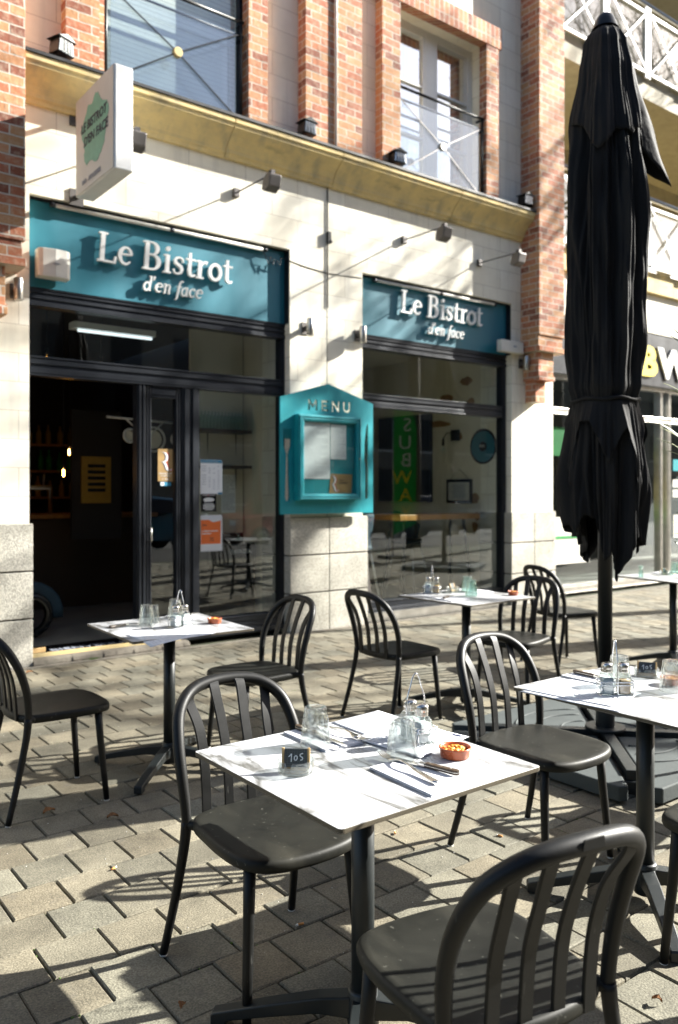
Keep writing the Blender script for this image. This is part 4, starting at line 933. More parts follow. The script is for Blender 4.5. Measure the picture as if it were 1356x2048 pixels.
# ================================================================ TABLES
def make_table(label, loc, rz, w=.66, d=.66, armrot=45):
    t = thing('bistro_table', label, 'table', loc, rz, 'square marble topped pedestal tables')
    top = MB(); r = .012; c = []
    for (sx, sy, a0) in ((1,1,0),(-1,1,90),(-1,-1,180),(1,-1,270)):
        c += arc(sx*(w/2-r), sy*(d/2-r), r, r, a0, a0+90, 4)
    top.prism(c, .735, .745, axis='z'); o = top.build('tabletop', 'marble', t, bevel=.0008, seg=1)
    eb = MB(); c2 = [(x*.9985,y*.9985) for x,y in c]; eb.prism(c2, .7335, .7349, axis='z'); eb.build('underside', 'edge', o)
    o.data.materials.append(M['edge'])
    for p in o.data.polygons:
        if abs(p.normal.z) < .5: p.material_index = 1
    p_ = MB(); p_.tube([(0,0,.06),(0,0,.725)], .031, n=24); p_.build('pole', 'tmetal', t)
    k = MB(); k.box(-.09,.09,-.09,.09,.724,.7332); k.build('mounting_plate', 'black_metal', t)
    h = MB(); h.lathe([(.0,.135),(.036,.135),(.0405,.128),(.0405,.112),(.043,.105),(.043,.035),(.038,.025),(0,.025)], n=24); h.build('hub', 'tmetal', t)
    for q in range(4):
        a = radians(armrot+90*q); ca, sa = cos(a), sin(a)
        prof_ = [(.03,.118),(.12,.108),(.26,.078),(.385,.048),(.41,.042),(.415,.036),(.415,.006),(.372,.006),(.372,.022),(.25,.045),(.12,.066),(.03,.06)]
        mb = MB(); N = len(prof_)
        wd = lambda x: .026-.006*min(1,x/.4)
        v = [(x*ca-(-wd(x))*sa, x*sa+(-wd(x))*ca, z) for x,z in prof_]+[(x*ca-wd(x)*sa, x*sa+wd(x)*ca, z) for x,z in prof_]
        # faces as quads between paired upper and lower profile points
        f = [(i,(i+1)%N,(i+1)%N+N,i+N) for i in range(N)]
        up = list(range(N)); 
        tri = [(0,1,10,11),(1,2,9,10),(2,3,8,9),(3,4,7,8),(4,5,6,7)]
        f += tri + [tuple(i+N for i in q_)[::-1] for q_ in tri]
        mb.add(v, f); o = mb.build('base_arm', 'tmetal', t, bevel=.004)
        MB().tube([(.393*ca,.393*sa,0),(.393*ca,.393*sa,.0065)], .012, n=12).build('glide', 'black_metal', o)
    return t
TZ = .745
T1 = make_table('front table with the 105 price slate, two upturned glasses and a dish of corn nuts', (1.385,1.70,0), 0)
T2 = dup(T1, 'table by the open doorway, its paper menus hanging over the near corner', (1.93,3.99,0), D(-2))
T3 = dup(T1, 'back table in front of the plate window, a small orange dish at its right corner', (4.085,3.90,0), D(2))
T4 = dup(T1, 'table at the right edge, its left corner covered by paper menus', (2.655,1.66,0), 0)
T5 = dup(T1, 'farthest table, right of the parasol pole and cut by the right edge', (6.36,3.72,0), D(-9))
for t_ in (T2,T3,T4,T5):
    for ch in t_.children:
        if ch.name.startswith('tabletop'):
            pass

# ================================================================ TABLEWARE
def tumbler(label, x, y, m='tumbler', h=.110, r0=.0440, r1=.0320, up=False, rz=0, z=TZ):
    """r0 rim radius (standing on the table), r1 foot radius"""
    t = thing('drinking_glass', label, 'glass', (x,y,z+.0006), rz, 'small upturned faceted glasses')
    n = 45
    def fac(i, a):
        k = abs(((a*9/(2*pi)) % 1)-.5)*2
        return 1 - FA[i]*(k**2)
    prof_ = [(r0-.0028,.0),(r0,.0012),(r0,.006),(r0-.0005,.014),(r0-.0015,.024),(r0-.0040,.050),(r0-.0080,.078),(r1+.0008,h-.012),(r1,h-.006),(r1-.002,h-.001),(r1-.006,h),
             (r1-.012,h-.001),(.001,h-.002),(.001,h-.011),(r1-.008,h-.011),(r1-.0050,h-.018),(r0-.0125,.072),(r0-.0085,.048),(r0-.0045,.020),(r0-.0032,.006),(r0-.0028,.0)]
    FA = [0,0,0,0.0,.06,.12,.12,.03,0,0,0,0,0,0,0,0,0,0,0,0,0]
    MB().lathe(prof_, n=n, facet=fac).build('glass_body', m, t)
    return t
def cruet(label, x, y, rz, lab_s, lab_p, m_p='pepper'):
    g = 'table cruets'
    t = thing('cruet_stand', label, 'cruet stand', (x,y,TZ), rz, 'wire cruet stands'); t.scale = (1.16,1.16,1.14)
    w = MB(); r = .0016
    def loop(z, hw, hd): 
        c=[]
        for (sx,sy,a0) in ((1,1,0),(-1,1,90),(-1,-1,180),(1,-1,270)): c += [(a,b,z) for a,b in arc(sx*(hw-.008),sy*(hd-.008),.008,.008,a0,a0+90,3)]
        w.tube(c+[c[0]], r, n=6)
    loop(.004,.050,.026); loop(.036,.052,.028); loop(.045,.052,.028)
    for sx in (-1,1):
        for sy in (-1,1): w.tube([(sx*.046,sy*.024,.004),(sx*.048,sy*.0275,.045)], r, n=6)
    w.build('wire_basket', 'chrome', t)
    MB().box(-.049,.049,-.025,.025,.0022,.0032).build('base_plate', 'steel', t)
    hd = spline([(0,-.027,.004),(0,-.0275,.06),(0,-.0265,.105),(0,-.015,.142),(0,-.008,.163),(0,0,.170),(0,.008,.163),(0,.015,.142),(0,.0265,.105),(0,.0275,.06),(0,.027,.004)],5)
    MB().tube(hd, .0019, n=8).build('handle', 'chrome', t)
    R = Matrix.Rotation(rz,4,'Z')
    for sx, lab, mm, nm in ((-1,lab_s,'salt','salt_shaker'),(1,lab_p,m_p,'pepper_shaker')):
        p = R @ Vector((sx*.0285,0,0)); s = thing(nm, lab, 'shaker', (x+p.x,y+p.y,TZ+.004), rz, 'glass shakers in the cruet stands'); s.scale = (1.18,1.18,1.22)
        sq = lambda i,a: 1/max(abs(cos(a)),abs(sin(a)))**(SQ[i])
        prof_ = [(.001,.0),(.0185,.0),(.0195,.003),(.0195,.050),(.0185,.056),(.0145,.064),(.0140,.068)]; SQ=[.0,.75,.8,.8,.6,.1,0]
        MB().lathe(prof_, n=32, facet=sq).build('jar', 'jarglass', s)
        top_ = .046 if mm=='salt' else .040
        pc = [(.001,.003),(.0165,.003),(.0172,.005),(.0172,top_),(.001,top_+.001)]; SQ2=[0,.8,.8,.8,0]
        MB().lathe(pc, n=32, facet=lambda i,a: 1/max(abs(cos(a)),abs(sin(a)))**SQ2[i]).build('contents', mm, s)
        MB().lathe([(.0162,.064),(.0170,.066),(.0162,.068),(.0170,.070),(.0162,.072),(.0168,.074),(.0170,.084),(.0155,.088),(.008,.0905),(.0,.091)], n=28).build('lid', 'steel', s)
    return t
def dish(label, nlabel, x, y, z=TZ, seed=1, r=.040):
    t = MB(); k=r/.040
    t.lathe([(.001,.0015),(.036*k,.0015),(.0375*k,.004),(.039*k,.022),(.0415*k,.024),(.042*k,.027),(.041*k,.029),(.0385*k,.0285),(.0365*k,.025),(.0355*k,.008),(.001,.006)], n=48)
    o = t.build('terracotta_dish', 'terracotta', label=label, cat='dish', group='small terracotta dishes'); o.location = (x,y,z)
    rr_ = random.Random(seed); nu = MB()
    for i in range(60):
        a = rr_.random()*2*pi; q = sqrt(rr_.random())*.031*k; zz = .017+.009*(1-(q/(.031*k))**2)*rr_.uniform(.6,1.1)+.001
        b = MB().ball((0,0,0), .0052*rr_.uniform(.85,1.35), n=8, sq=(rr_.uniform(.95,1.3),.78,.66)).xf(Matrix.Translation((q*cos(a),q*sin(a),zz)) @ Matrix.Rotation(rr_.random()*6,4,'Z') @ Matrix.Rotation(rr_.uniform(-.5,.5),4,'X'))
        nu.add(b.v, b.f, True)
    n_ = nu.build('corn_nuts', 'corn', label=nlabel, cat='snack', kind='stuff'); n_.location = (x,y,z)
    return o
def paper(label, pts, z, sag=None, seed=0, cat='paper menu', lines=True, name='paper_menu', m='paper', ink='ink'):
    """pts: 4 corners; sag: list of 4 corner drops"""
    sag = sag or (0,0,0,0); N = 14; v = []
    for i in range(N+1):
        for j in range(N+1):
            s, t_ = i/N, j/N
            w = ((1-s)*(1-t_), s*(1-t_), s*t_, (1-s)*t_)
            px = sum(w[k]*pts[k][0] for k in range(4)); py = sum(w[k]*pts[k][1] for k in range(4))
            zz = z + sum((w[k]**1.0)*max(0,w[k]-.45)*sag[k] for k in range(4)) + .0006*sin(s*5+seed)*sin(t_*4+seed)
            v.append((px,py,zz+.0008))
    f = [(i*(N+1)+j, (i+1)*(N+1)+j, (i+1)*(N+1)+j+1, i*(N+1)+j+1) for i in range(N) for j in range(N)]
    o = MB().add(v, f, True).build(name, m, label=label, cat=cat, group='paper menus lying on the tables')
    so_ = o.modifiers.new('solid','SOLIDIFY'); so_.thickness = .0004; so_.offset=-1
    if lines:
        r_ = random.Random(seed+5); k_ = MB()
        def P(s, t_): return ((1-s)*(1-t_)*pts[0][0]+s*(1-t_)*pts[1][0]+s*t_*pts[2][0]+(1-s)*t_*pts[3][0], (1-s)*(1-t_)*pts[0][1]+s*(1-t_)*pts[1][1]+s*t_*pts[2][1]+(1-s)*t_*pts[3][1])
        def zat(s, t_):
            w = ((1-s)*(1-t_), s*(1-t_), s*t_, (1-s)*t_); return z + sum(w[k]*max(0,w[k]-.45)*sag[k] for k in range(4)) + .0006*sin(s*5+seed)*sin(t_*4+seed)+.0012
        for i in range(24):
            s = .08+.84*i/24
            for (a,b) in ((.08,.42),(.45,.52),(.58,.90)):
                if r_.random()<.2: continue
                e = a+(b-a)*r_.uniform(.5,1); t0=a
                while t0 < e:
                    t1=min(e,t0+r_.uniform(.015,.06)); q=[P(s,t0),P(s,t1),P(s+.008,t1),P(s+.008,t0)]
                    k_.add([(q[0][0],q[0][1],zat(s,t0)),(q[1][0],q[1][1],zat(s,t1)),(q[2][0],q[2][1],zat(s+.008,t1)),(q[3][0],q[3][1],zat(s+.008,t0))],[(0,1,2,3)]); t0=t1+.012
        k_.build('printed_lines', ink, o)
    return o
def fork(label, a, b, z, group='forks laid on the tables'):
    """a tine tip, b handle end"""
    A = Vector((*a,0)); Bv = Vector((*b,0)); L = (Bv-A).length; mb = MB()
    def ribbon(pts, ws, th=.0013):
        v=[]; N=len(pts)
        for (px,py,pz),w in zip(pts,ws): v += [(px,py-w,pz),(px,py+w,pz),(px,py+w,pz+th),(px,py-w,pz+th)]
        f=[(4*i+k,4*i+(k+1)%4,4*i+4+(k+1)%4,4*i+4+k) for i in range(N-1) for k in range(4)]+[(3,2,1,0),(4*N-4,4*N-3,4*N-2,4*N-1)]
        mb.add(v,f,True)
    for y_ in (-.0098,-.0033,.0033,.0098): ribbon([(0,y_*.85,.010),(.018,y_,.0055),(.036,y_,.004),(.048,y_,.0055)],[.0008,.0016,.0018,.0020])
    ribbon([(.046,0,.0052),(.056,0,.0050),(.066,0,.0062),(.078,0,.011),(.10,0,.0145),(.13,0,.0125),(.16,0,.008),(L-.015,0,.0045),(L,0,.005)],[.0122,.0125,.0095,.0042,.0030,.0036,.0060,.0098,.0060],.0022)
    o = mb.build('fork','steel',label=label,cat='fork',group=group)
    o.location=(A.x,A.y,z+.001); o.rotation_euler=(0,0,atan2(Bv.y-A.y,Bv.x-A.x)); return o
def knife(label, tip, end, z):
    A = Vector((*tip,0)); Bv = Vector((*end,0)); L=(Bv-A).length
    t = thing('table_knife', label, 'knife', (A.x,A.y,z+.0015), atan2(Bv.y-A.y,Bv.x-A.x), 'steak knives with dark wooden handles')
    hl = .105; bl = L-hl
    MB().prism([(0,.001),(.02,-.006),(.05,-.009),(bl-.012,-.009),(bl-.012,.007),(.03,.006)],.0025,.0040,axis='z').build('blade','steel',t)
    MB().prism([(bl-.014,-.0085),(bl+.006,-.0078),(bl+.006,.0078),(bl-.014,.0075)],.0005,.0095,axis='z').build('bolster','steel',t,bevel=.0015)
    hp=[(bl+.006,-.0075),(bl+.03,-.0085),(bl+.07,-.0095),(L-.010,-.010),(L-.002,-.006),(L,0),(L-.002,.006),(L-.010,.009),(bl+.07,.008),(bl+.03,.0075),(bl+.006,.0075)]
    h = MB().prism(hp,.0,.0055,axis='z').build('handle','wood_handle',t,bevel=.002)
    MB().prism(hp,.0056,.0068,axis='z').build('tang','steel',h); MB().prism(hp,.0069,.0120,axis='z').build('handle_scale','wood_handle',h,bevel=.0025)
    r = MB()
    for s in (.02,.05,.08): r.tube([(bl+s,0,.011),(bl+s,0,.0124)],.0022,n=10)
    r.build('rivet','steel',h); return t
def napkin(label, pts, z, seed=0):
    mb = MB(); n=4
    top=[(x,y,z+.0062) for x,y in pts]; cx_=sum(p[0] for p in pts)/4; cy2=sum(p[1] for p in pts)/4
    for k,(dz,sh) in enumerate(((.0,.0),(.0024,.003),(.0046,-.002))):
        mb.prism([(cx_+(x-cx_)*(1-.012*k)+sh,cy2+(y-cy2)*(1-.012*k)) for x,y in pts], z+.0006+dz, z+.0006+dz+.0021, axis='z')
    return mb.build('paper_napkin','napkin',bevel=.0008,label=label,cat='napkin',group='folded white napkins')
def slate_mat():
    m = bpy.data.materials.new('squared school slate'); n,l,b = nodes(m); tc=n.new('ShaderNodeTexCoord'); mp=n.new('ShaderNodeVectorMath'); mp.operation='MULTIPLY'; mp.inputs[1].default_value=(230,230,230); l.new(tc.outputs['Object'],mp.inputs[0])
    fr=n.new('ShaderNodeVectorMath'); fr.operation='FRACTION'; l.new(mp.outputs[0],fr.inputs[0]); sp=n.new('ShaderNodeSeparateXYZ'); l.new(fr.outputs[0],sp.inputs[0])
    a=n.new('ShaderNodeMath'); a.operation='LESS_THAN'; a.inputs[1].default_value=.16; l.new(sp.outputs[0],a.inputs[0]); c=n.new('ShaderNodeMath'); c.operation='LESS_THAN'; c.inputs[1].default_value=.16; l.new(sp.outputs[2],c.inputs[0])
    mx=n.new('ShaderNodeMath'); mx.operation='MAXIMUM'; l.new(a.outputs[0],mx.inputs[0]); l.new(c.outputs[0],mx.inputs[1])
    l.new(mix_rgb(n,l,(.012,.015,.02,1),(.13,.15,.14,1),mx.outputs[0]),b.inputs['Base Color']); b.inputs['Roughness'].default_value=.6; return m
M['slate']=slate_mat()
def ashtray(label, x, y, rz, slate_label, tilt=-12, txt=True):
    t = MB()
    def fac(i,a): return 1
    prof_=[(.001,.004),(.034,.003),(.044,.001),(.0465,.004),(.047,.031),(.0455,.034),(.0435,.033),(.0430,.010),(.040,.006),(.001,.0065)]
    n=60; o=[]
    for i,(r_,z_) in enumerate(prof_):
        for k in range(n):
            a=2*pi*k/n; d = 0
            if 4<=i<=7 and z_>.02:
                for c_ in (radians(250),radians(10),radians(130)):
                    if abs(((a-c_+pi)%(2*pi))-pi)<.17: d=.012
            o.append((r_*cos(a),r_*sin(a),z_-d))
    t.add(o,[(i*n+k,i*n+(k+1)%n,(i+1)*n+(k+1)%n,(i+1)*n+k) for i in range(len(prof_)-1) for k in range(n)],True)
    ob=t.build('glass_ashtray','ashglass',label=label,cat='ashtray',group='glass ashtrays'); ob.location=(x,y,TZ+.0006); ob.rotation_euler=(0,0,rz)
    s=thing('price_slate',slate_label,'slate',(x,y,TZ+.008),rz,'little framed slates in the ashtrays'); s.rotation_euler=(radians(tilt),0,rz)
    MB().box(-.030,.030,-.002,.002,.004,.050).build('slate_board','slate',s)
    f=MB(); f.box(-.036,-.0298,-.004,.004,0,.052); f.box(.0298,.036,-.004,.004,0,.052); f.box(-.0298,.0298,-.004,.004,0,.0045); f.build('wooden_frame','pine',s,bevel=.0008)
    MB().box(-.0298,.0298,-.0035,.0035,-.004,-.0002).build('wooden_foot','pine',s)
    if txt:
        q=MB()
        def st(pts,w=.0030): 
            P_=spline([(a,-.0026,b) for a,b in pts],4); q.tube(P_,[w*.5]*len(P_),n=6)
        st([(-.0185,.030),(-.0145,.0335),(-.0115,.037),(-.0115,.028),(-.0120,.0175)])
        st([(-.0005,.033),(-.0038,.029),(-.0035,.0235),(-.0002,.0215),(.0030,.025),(.0028,.031),(-.0005,.033)])
        st([(.0185,.0385),(.0135,.0375),(.0105,.034),(.0130,.0305),(.0170,.028),(.0165,.0235),(.0115,.0220)])
        q.build('chalk_numbers','white',s)
    return ob

# ---- front table
tumbler('upturned glass at the back left of the front table, beside the slate', 1.350,1.866)
tumbler('upturned glass in the middle of the front table, just left of the shakers', 1.472,1.640, rz=.3)
ashtray('round glass ashtray holding the 105 slate on the front table', 1.183,1.722, radians(-40), 'little black squared slate reading 105 in the front table ashtray', tilt=-8)
cruet('wire cruet stand at the back right of the front table', 1.60,1.725, radians(-97), 'shaker of amber spice hidden behind the salt on the front table', 'white salt shaker in the cruet stand of the front table', m_p='salt')
dish('terracotta dish of corn nuts at the right corner of the front table', 'orange roasted corn nuts in the front table dish', 1.590,1.560, r=.0415)
napkin('folded napkin under fork and knife at the near right of the front table', [(1.345,1.625),(1.335,1.385),(1.465,1.395),(1.462,1.622)], TZ)
fork('fork on the near napkin of the front table', (1.423,1.672), (1.388,1.418), TZ+.0075)
knife('wooden handled knife on the near napkin of the front table', (1.425,1.652), (1.476,1.433), TZ+.0075)
napkin('folded napkin at the far left of the front table, behind a glass', [(1.340,2.015),(1.335,1.800),(1.465,1.795),(1.470,2.010)], TZ)
knife('wooden handled knife behind the upturned glass on the front table', (1.398,1.790), (1.385,2.015), TZ+.0075)
fork('fork on the far napkin of the front table', (1.472,1.775), (1.445,2.005), TZ+.0075)
paper('paper menu covering the far right corner of the front table', [(1.52,2.02),(1.52,1.68),(1.735,1.70),(1.725,2.04)], TZ+.001, seed=1)
paper('paper menu with a navy mark at its right tip on the front table', [(1.50,1.60),(1.745,1.655),(1.70,1.90),(1.47,1.85)], TZ+.0030, seed=4)
MB().prism([(1.725,1.668),(1.735,1.671),(1.727,1.70),(1.718,1.698)],TZ+.0046,TZ+.0049,axis='z').build('printed_mark','navyink',label='navy logo bar near the tip of the front table menu',cat='print')
# ---- table by the doorway
tumbler('upturned glass at the left on the doorway table', 1.845,4.085); tumbler('upturned glass at the back of the doorway table', 2.075,4.215, rz=.5)
tumbler('shorter glass just behind the left glass on the doorway table', 1.915,4.150, h=.096, r0=.032, r1=.026)
cruet('wire cruet stand at the near side of the doorway table', 1.965,3.935, radians(12), 'brown pepper shaker of the doorway table', 'white salt shaker of the doorway table', m_p='salt')
dish('terracotta dish at the right of the doorway table', 'corn nuts left in the doorway table dish', 2.165,3.925, seed=4, r=.038)
knife('wooden handled knife at the left of the doorway table', (1.83,4.145), (1.645,4.105), TZ+.002)
napkin('folded napkin at the back of the doorway table', [(2.05,4.29),(2.05,4.10),(2.20,4.10),(2.20,4.29)], TZ)
fork('fork at the back of the doorway table', (2.08,4.11), (2.23,4.24), TZ+.0075); 
paper('paper menu drooping over the near corner of the doorway table', [(1.64,3.585),(2.01,3.63),(2.03,3.90),(1.63,3.86)], TZ+.001, sag=(-.035,0,0,0), seed=7)
# ---- back table
cruet('wire cruet stand at the left of the back table', 4.01,4.155, radians(-55), 'white salt shaker of the back table', 'ochre pepper shaker of the back table', m_p='amber')
tumbler('upturned green tinted glass at the back of the back table', 4.265,4.06,'greenglass'); tumbler('upturned green tinted glass in the middle of the back table', 4.115,3.88,'greenglass', rz=.4)
dish('small orange dish on the right corner of the back table', 'corn nuts heaped in the back table dish', 4.375,3.735, seed=8, r=.037)
napkin('folded napkin at the near left of the back table', [(3.80,3.76),(3.97,3.76),(3.97,3.93),(3.80,3.93)], TZ); knife('knife on the near left napkin of the back table', (4.01,3.935),(3.81,3.84), TZ+.0075)
napkin('folded napkin at the far right of the back table', [(4.23,3.93),(4.39,3.93),(4.39,4.10),(4.23,4.10)], TZ); fork('fork on the far right napkin of the back table', (4.24,3.96),(4.385,4.08), TZ+.0075)
ashtray('glass ashtray behind the green glasses on the back table', 4.20,4.14, radians(20), 'little slate leaning in the back table ashtray', txt=False)
# ---- right table
cruet('wire cruet stand on the right edge table', 2.515,1.690, radians(-38), 'clear shaker of salt on the right edge table', 'brown pepper shaker on the right edge table')
tumbler('upturned glass behind the shakers of the right edge table', 2.655,1.765); tumbler('upturned glass in front of a dish at the right edge', 2.728,1.600, rz=.2)
ashtray('glass ashtray at the back of the right edge table', 2.865,1.785, radians(-60), 'little slate slanting in the right edge ashtray', tilt=-35)
dish('terracotta dish seen through the glass at the right edge', 'corn nuts seen through the glass at the right edge', 2.815,1.655, seed=12, r=.038)
napkin('folded napkin under the dark knife on the right edge table', [(2.60,1.985),(2.595,1.80),(2.73,1.80),(2.74,1.98)], TZ); knife('dark handled knife on the far napkin of the right edge table', (2.655,1.79),(2.665,1.975), TZ+.0075)
paper('paper menu hanging past the left corner of the right edge table', [(2.285,1.925),(2.330,1.55),(2.48,1.57),(2.60,1.90)], TZ+.001, seed=11)
paper('second paper menu under the cruet stand of the right edge table', [(2.31,1.935),(2.36,1.60),(2.60,1.64),(2.58,1.93)], TZ+.0028, seed=14)
fork('fork at the near right of the right edge table', (2.69,1.53),(2.84,1.40), TZ+.001)
# ---- farthest table
ashtray('glass ashtray on the farthest table', 6.47,3.86, 0, 'little dark slate on the farthest table', txt=False); tumbler('upturned glass at the right of the farthest table', 6.55,3.81,'greenglass')
tumbler('slim glass at the left of the farthest table', 6.11,3.86,'greenglass', h=.10, r0=.022, r1=.022); napkin('folded napkin on the farthest table', [(6.5,3.92),(6.6,3.9),(6.62,4.0),(6.52,4.02)], TZ)

# ================================================================ PARASOL
def cloth(zs, rad, nfold, amp, seed, cx=0, cy_=0, nth=120, tips=None, phase=0):
    """folded cloth: rad(z), fold depth amp(z); tips(theta) = bottom z"""
    r_ = random.Random(seed); ph = [r_.uniform(0,6.28) for _ in range(8)]; v=[]; N=len(zs)
    for i,s in enumerate(zs):
        for k in range(nth):
            a = 2*pi*k/nth; zb = tips(a) if tips else 0; z = tips[0] if False else (s if not tips else None)
            v.append((a,s))
    return v
from mathutils import noise as mn
def make_parasol(label, loc, rz=0, seed=3):
    t = thing('closed_parasol', label, 'parasol', loc, rz, 'closed black parasols')
    MB().tube([(0,0,.09),(0,0,4.12)], .040, n=28).build('pole', 'black_metal', t)
    r_ = random.Random(seed); NF = 8; nth = 300
    off = [r_.uniform(-.12,.12) for _ in range(16)]; dep = [r_.uniform(.6,1.25) for _ in range(16)]
    def lerp(tab, z):
        for (z0,a),(z1,b) in zip(tab[:-1],tab[1:]):
            if z0<=z<=z1: 
                q=(z-z0)/(z1-z0); q=q*q*(3-2*q); return a+(b-a)*q
        return tab[0][1] if z<tab[0][0] else tab[-1][1]
    def fold(a, z, sharp=1.0, NFn=NF, tw=0.0):
        """0 in a valley .. 1 on a ridge, uneven folds that wander a little with height"""
        u = (a/(2*pi)*NFn + tw*z + .22*sin(a*2+seed) + .06*sin(z*3+a*3)) % NFn; k = int(u); f = u-k
        q = .5-.5*cos(2*pi*f); wr=mn.noise(Vector((cos(a)*1.7,sin(a)*1.7,z*1.1+seed)))*.55+mn.noise(Vector((cos(a)*6,sin(a)*6,z*4.5)))*.22+abs(mn.noise(Vector((cos(a)*4+z*1.5,sin(a)*4,z*2.2+9))))*.35+abs(mn.noise(Vector((cos(a)*8,sin(a)*8,z*.9+seed))))*.7; return (q**sharp)*dep[k%16] + .10*sin(5*a+z*2.1+off[k%16]*9) + wr
    # ---- main canopy, hub to strap
    R = [(1.94,.185),(2.0,.195),(2.06,.215),(2.3,.225),(2.8,.228),(3.2,.215),(3.5,.19),(3.85,.145),(4.02,.118),(4.08,.090),(4.13,.03)]
    A = [(1.94,.035),(2.3,.075),(3.0,.085),(3.6,.06),(4.0,.03),(4.13,.008)]
    zs = [1.94+(4.13-1.94)*i/110 for i in range(111)]; v=[]
    for z in zs:
        for k in range(nth):
            a = 2*pi*k/nth; rr_ = lerp(R,z)-lerp(A,z)*(1-fold(a,z,.8,tw=.03)); rr_ = max(rr_,.03); v.append((rr_*cos(a),rr_*sin(a),z))
    f=[(i*nth+k,i*nth+(k+1)%nth,(i+1)*nth+(k+1)%nth,(i+1)*nth+k) for i in range(110) for k in range(nth)]
    MB().add(v,f,True).build('canopy','black_cloth',t)
    MB().lathe([(.0,4.165),(.03,4.165),(.045,4.15),(.06,4.12),(.075,4.08)],n=20).build('finial','black_metal',t)
    # ---- wind vent tier: a loose upper skirt with pointed corners
    v=[]; n1=24; cnr=[radians(x) for x in (-40,25,110,205,262)]
    def tipf(a, cs, wdt):
        return max([max(0,1-abs(((a-c+pi)%(2*pi))-pi)/wdt) for c in cs])
    for i in range(n1+1):
        s=i/n1
        for k in range(nth):
            a=2*pi*k/nth; tp=tipf(a,cnr,.55); t0=max(0,1-abs(((a-cnr[0]+pi)%(2*pi))-pi)/.6); zb=3.50-.10*tp-.15*t0+.05*sin(3*a); z=4.10+(zb-4.10)*s
            rr_=lerp(R,z)+.012+(.012*tp+.008)*s**2+.010*s*sin(7*a); rr_-=lerp(A,z)*.55*(1-fold(a,z,.8,tw=.03))
            if abs(((a-cnr[0]+pi)%(2*pi))-pi)<.55: rr_+=.15*tp**1.3*s**1.5
            v.append((rr_*cos(a),rr_*sin(a),z))
    f=[(i*nth+k,i*nth+(k+1)%nth,(i+1)*nth+(k+1)%nth,(i+1)*nth+k) for i in range(n1) for k in range(nth)]
    o=MB().add(v,f,True).build('vent_skirt','black_cloth',t); s_=o.modifiers.new('solid','SOLIDIFY'); s_.thickness=.004
    # ---- loose lappets below the strap
    v=[]; n2=34; cs=[radians(x) for x in (-146,-118,-62,-30,22,60,122,158)]
    zl=[1.03,.97,1.07,.98,1.16,1.00,1.2,1.04]
    for i in range(n2+1):
        s=i/n2
        for k in range(nth):
            a=2*pi*k/nth; w=[max(0,1-abs(((a-c+pi)%(2*pi))-pi)/.36) for c in cs]; m_=max(w)
            zb=1.27+.07*sin(2.3*a+1)+min((zl[j]+.06-1.27)*w[j]**.7 for j in range(len(w))); z=1.985+(zb-1.985)*s
            fl=.190+.055*sin(min(1,s*1.5)*pi/2)-.02*max(0,s-.65)/.35
            rr_=fl-.085*(1-fold(a,z,.8,NFn=9,tw=.1))*min(1,.35+s)-.015*m_*max(0,s-.5)
            v.append((rr_*cos(a),rr_*sin(a),z))
    f=[(i*nth+k,i*nth+(k+1)%nth,(i+1)*nth+(k+1)%nth,(i+1)*nth+k) for i in range(n2) for k in range(nth)]
    o=MB().add(v,f,True).build('canopy_hem','black_cloth',t); s_=o.modifiers.new('solid','SOLIDIFY'); s_.thickness=.004
    # outer flap folded over just under the strap
    v=[]; cs=[radians(x) for x in (-140,-95,-40,10,75,150)]; zq=[1.62,1.45,1.50,1.70,1.6,1.5]
    for i in range(19):
        s=i/18
        for k in range(nth):
            a=2*pi*k/nth; w=[max(0,1-abs(((a-c+pi)%(2*pi))-pi)/.45) for c in cs]; m_=max(w)
            zb=1.86+min((zq[j]-1.86)*w[j] for j in range(len(w))); z=1.985+(zb-1.985)*s
            rr_=.190+.060*s+.03*m_*s*sin(a*1.5+1)**2-.05*(1-fold(a+.4,z,.7,NFn=6))*s
            v.append((rr_*cos(a),rr_*sin(a),z))
    f=[(i*nth+k,i*nth+(k+1)%nth,(i+1)*nth+(k+1)%nth,(i+1)*nth+k) for i in range(18) for k in range(nth)]
    o=MB().add(v,f,True).build('canopy_flap','black_cloth',t); s_=o.modifiers.new('solid','SOLIDIFY'); s_.thickness=.004
    st=[(.200*cos(2*pi*k/40),.200*sin(2*pi*k/40),1.985+.006*sin(k)) for k in range(41)]
    MB().tube(st,.010,n=8,squash=(1,1)).build('strap','black_cloth',t)
    for ch in t.children:
        if ch.name.split('.')[0] in ('canopy','vent_skirt','canopy_hem','canopy_flap','strap'): ch.scale = (.92,.92,.992)
    # ---- cross base with four weight slabs
    c=MB()
    for a in (45,135,225,315):
        ca,sa=cos(radians(a)),sin(radians(a)); c.bar((0,0,.085),(.70*ca,.70*sa,.085),.06,.05); c.bar((.62*ca,.62*sa,.03),(.72*ca,.72*sa,.03),.12,.06)
    c.tube([(0,0,.112),(0,0,.128)],.11,n=28); c.tube([(0,0,.10),(0,0,.36)],.052,n=24); c.build('cross_base','tmetal',t,bevel=.003)
    for a in (0,90,180,270):
        sb=MB(); q=radians(a+0); ca,sa=cos(q),sin(q)
        P_=[(.075,.0),(.64,-.565),(.68,-.54),(.68,.54),(.64,.565)]
        P_=[(x*ca-y_*sa,x*sa+y_*ca) for x,y_ in P_]; sb.prism(P_,.012,.085,axis='z'); so_=sb.build('weight_slab','slab',t,bevel=.006)
        g=MB()
        for rad in (.16,.30,.42): g.tube([(x*1,y_,.0865) for x,y_ in [( (.10+rad*cos(w_))*ca-(rad*sin(w_))*sa,(.10+rad*cos(w_))*sa+(rad*sin(w_))*ca) for w_ in [radians(-42+84*i/12) for i in range(13)]]],.006,n=6)
        g.build('slab_rib','slab',so_)
    return t
PX = make_parasol('closed black parasol standing between the tables, tied with a strap', (4.035,2.775,0), 0)
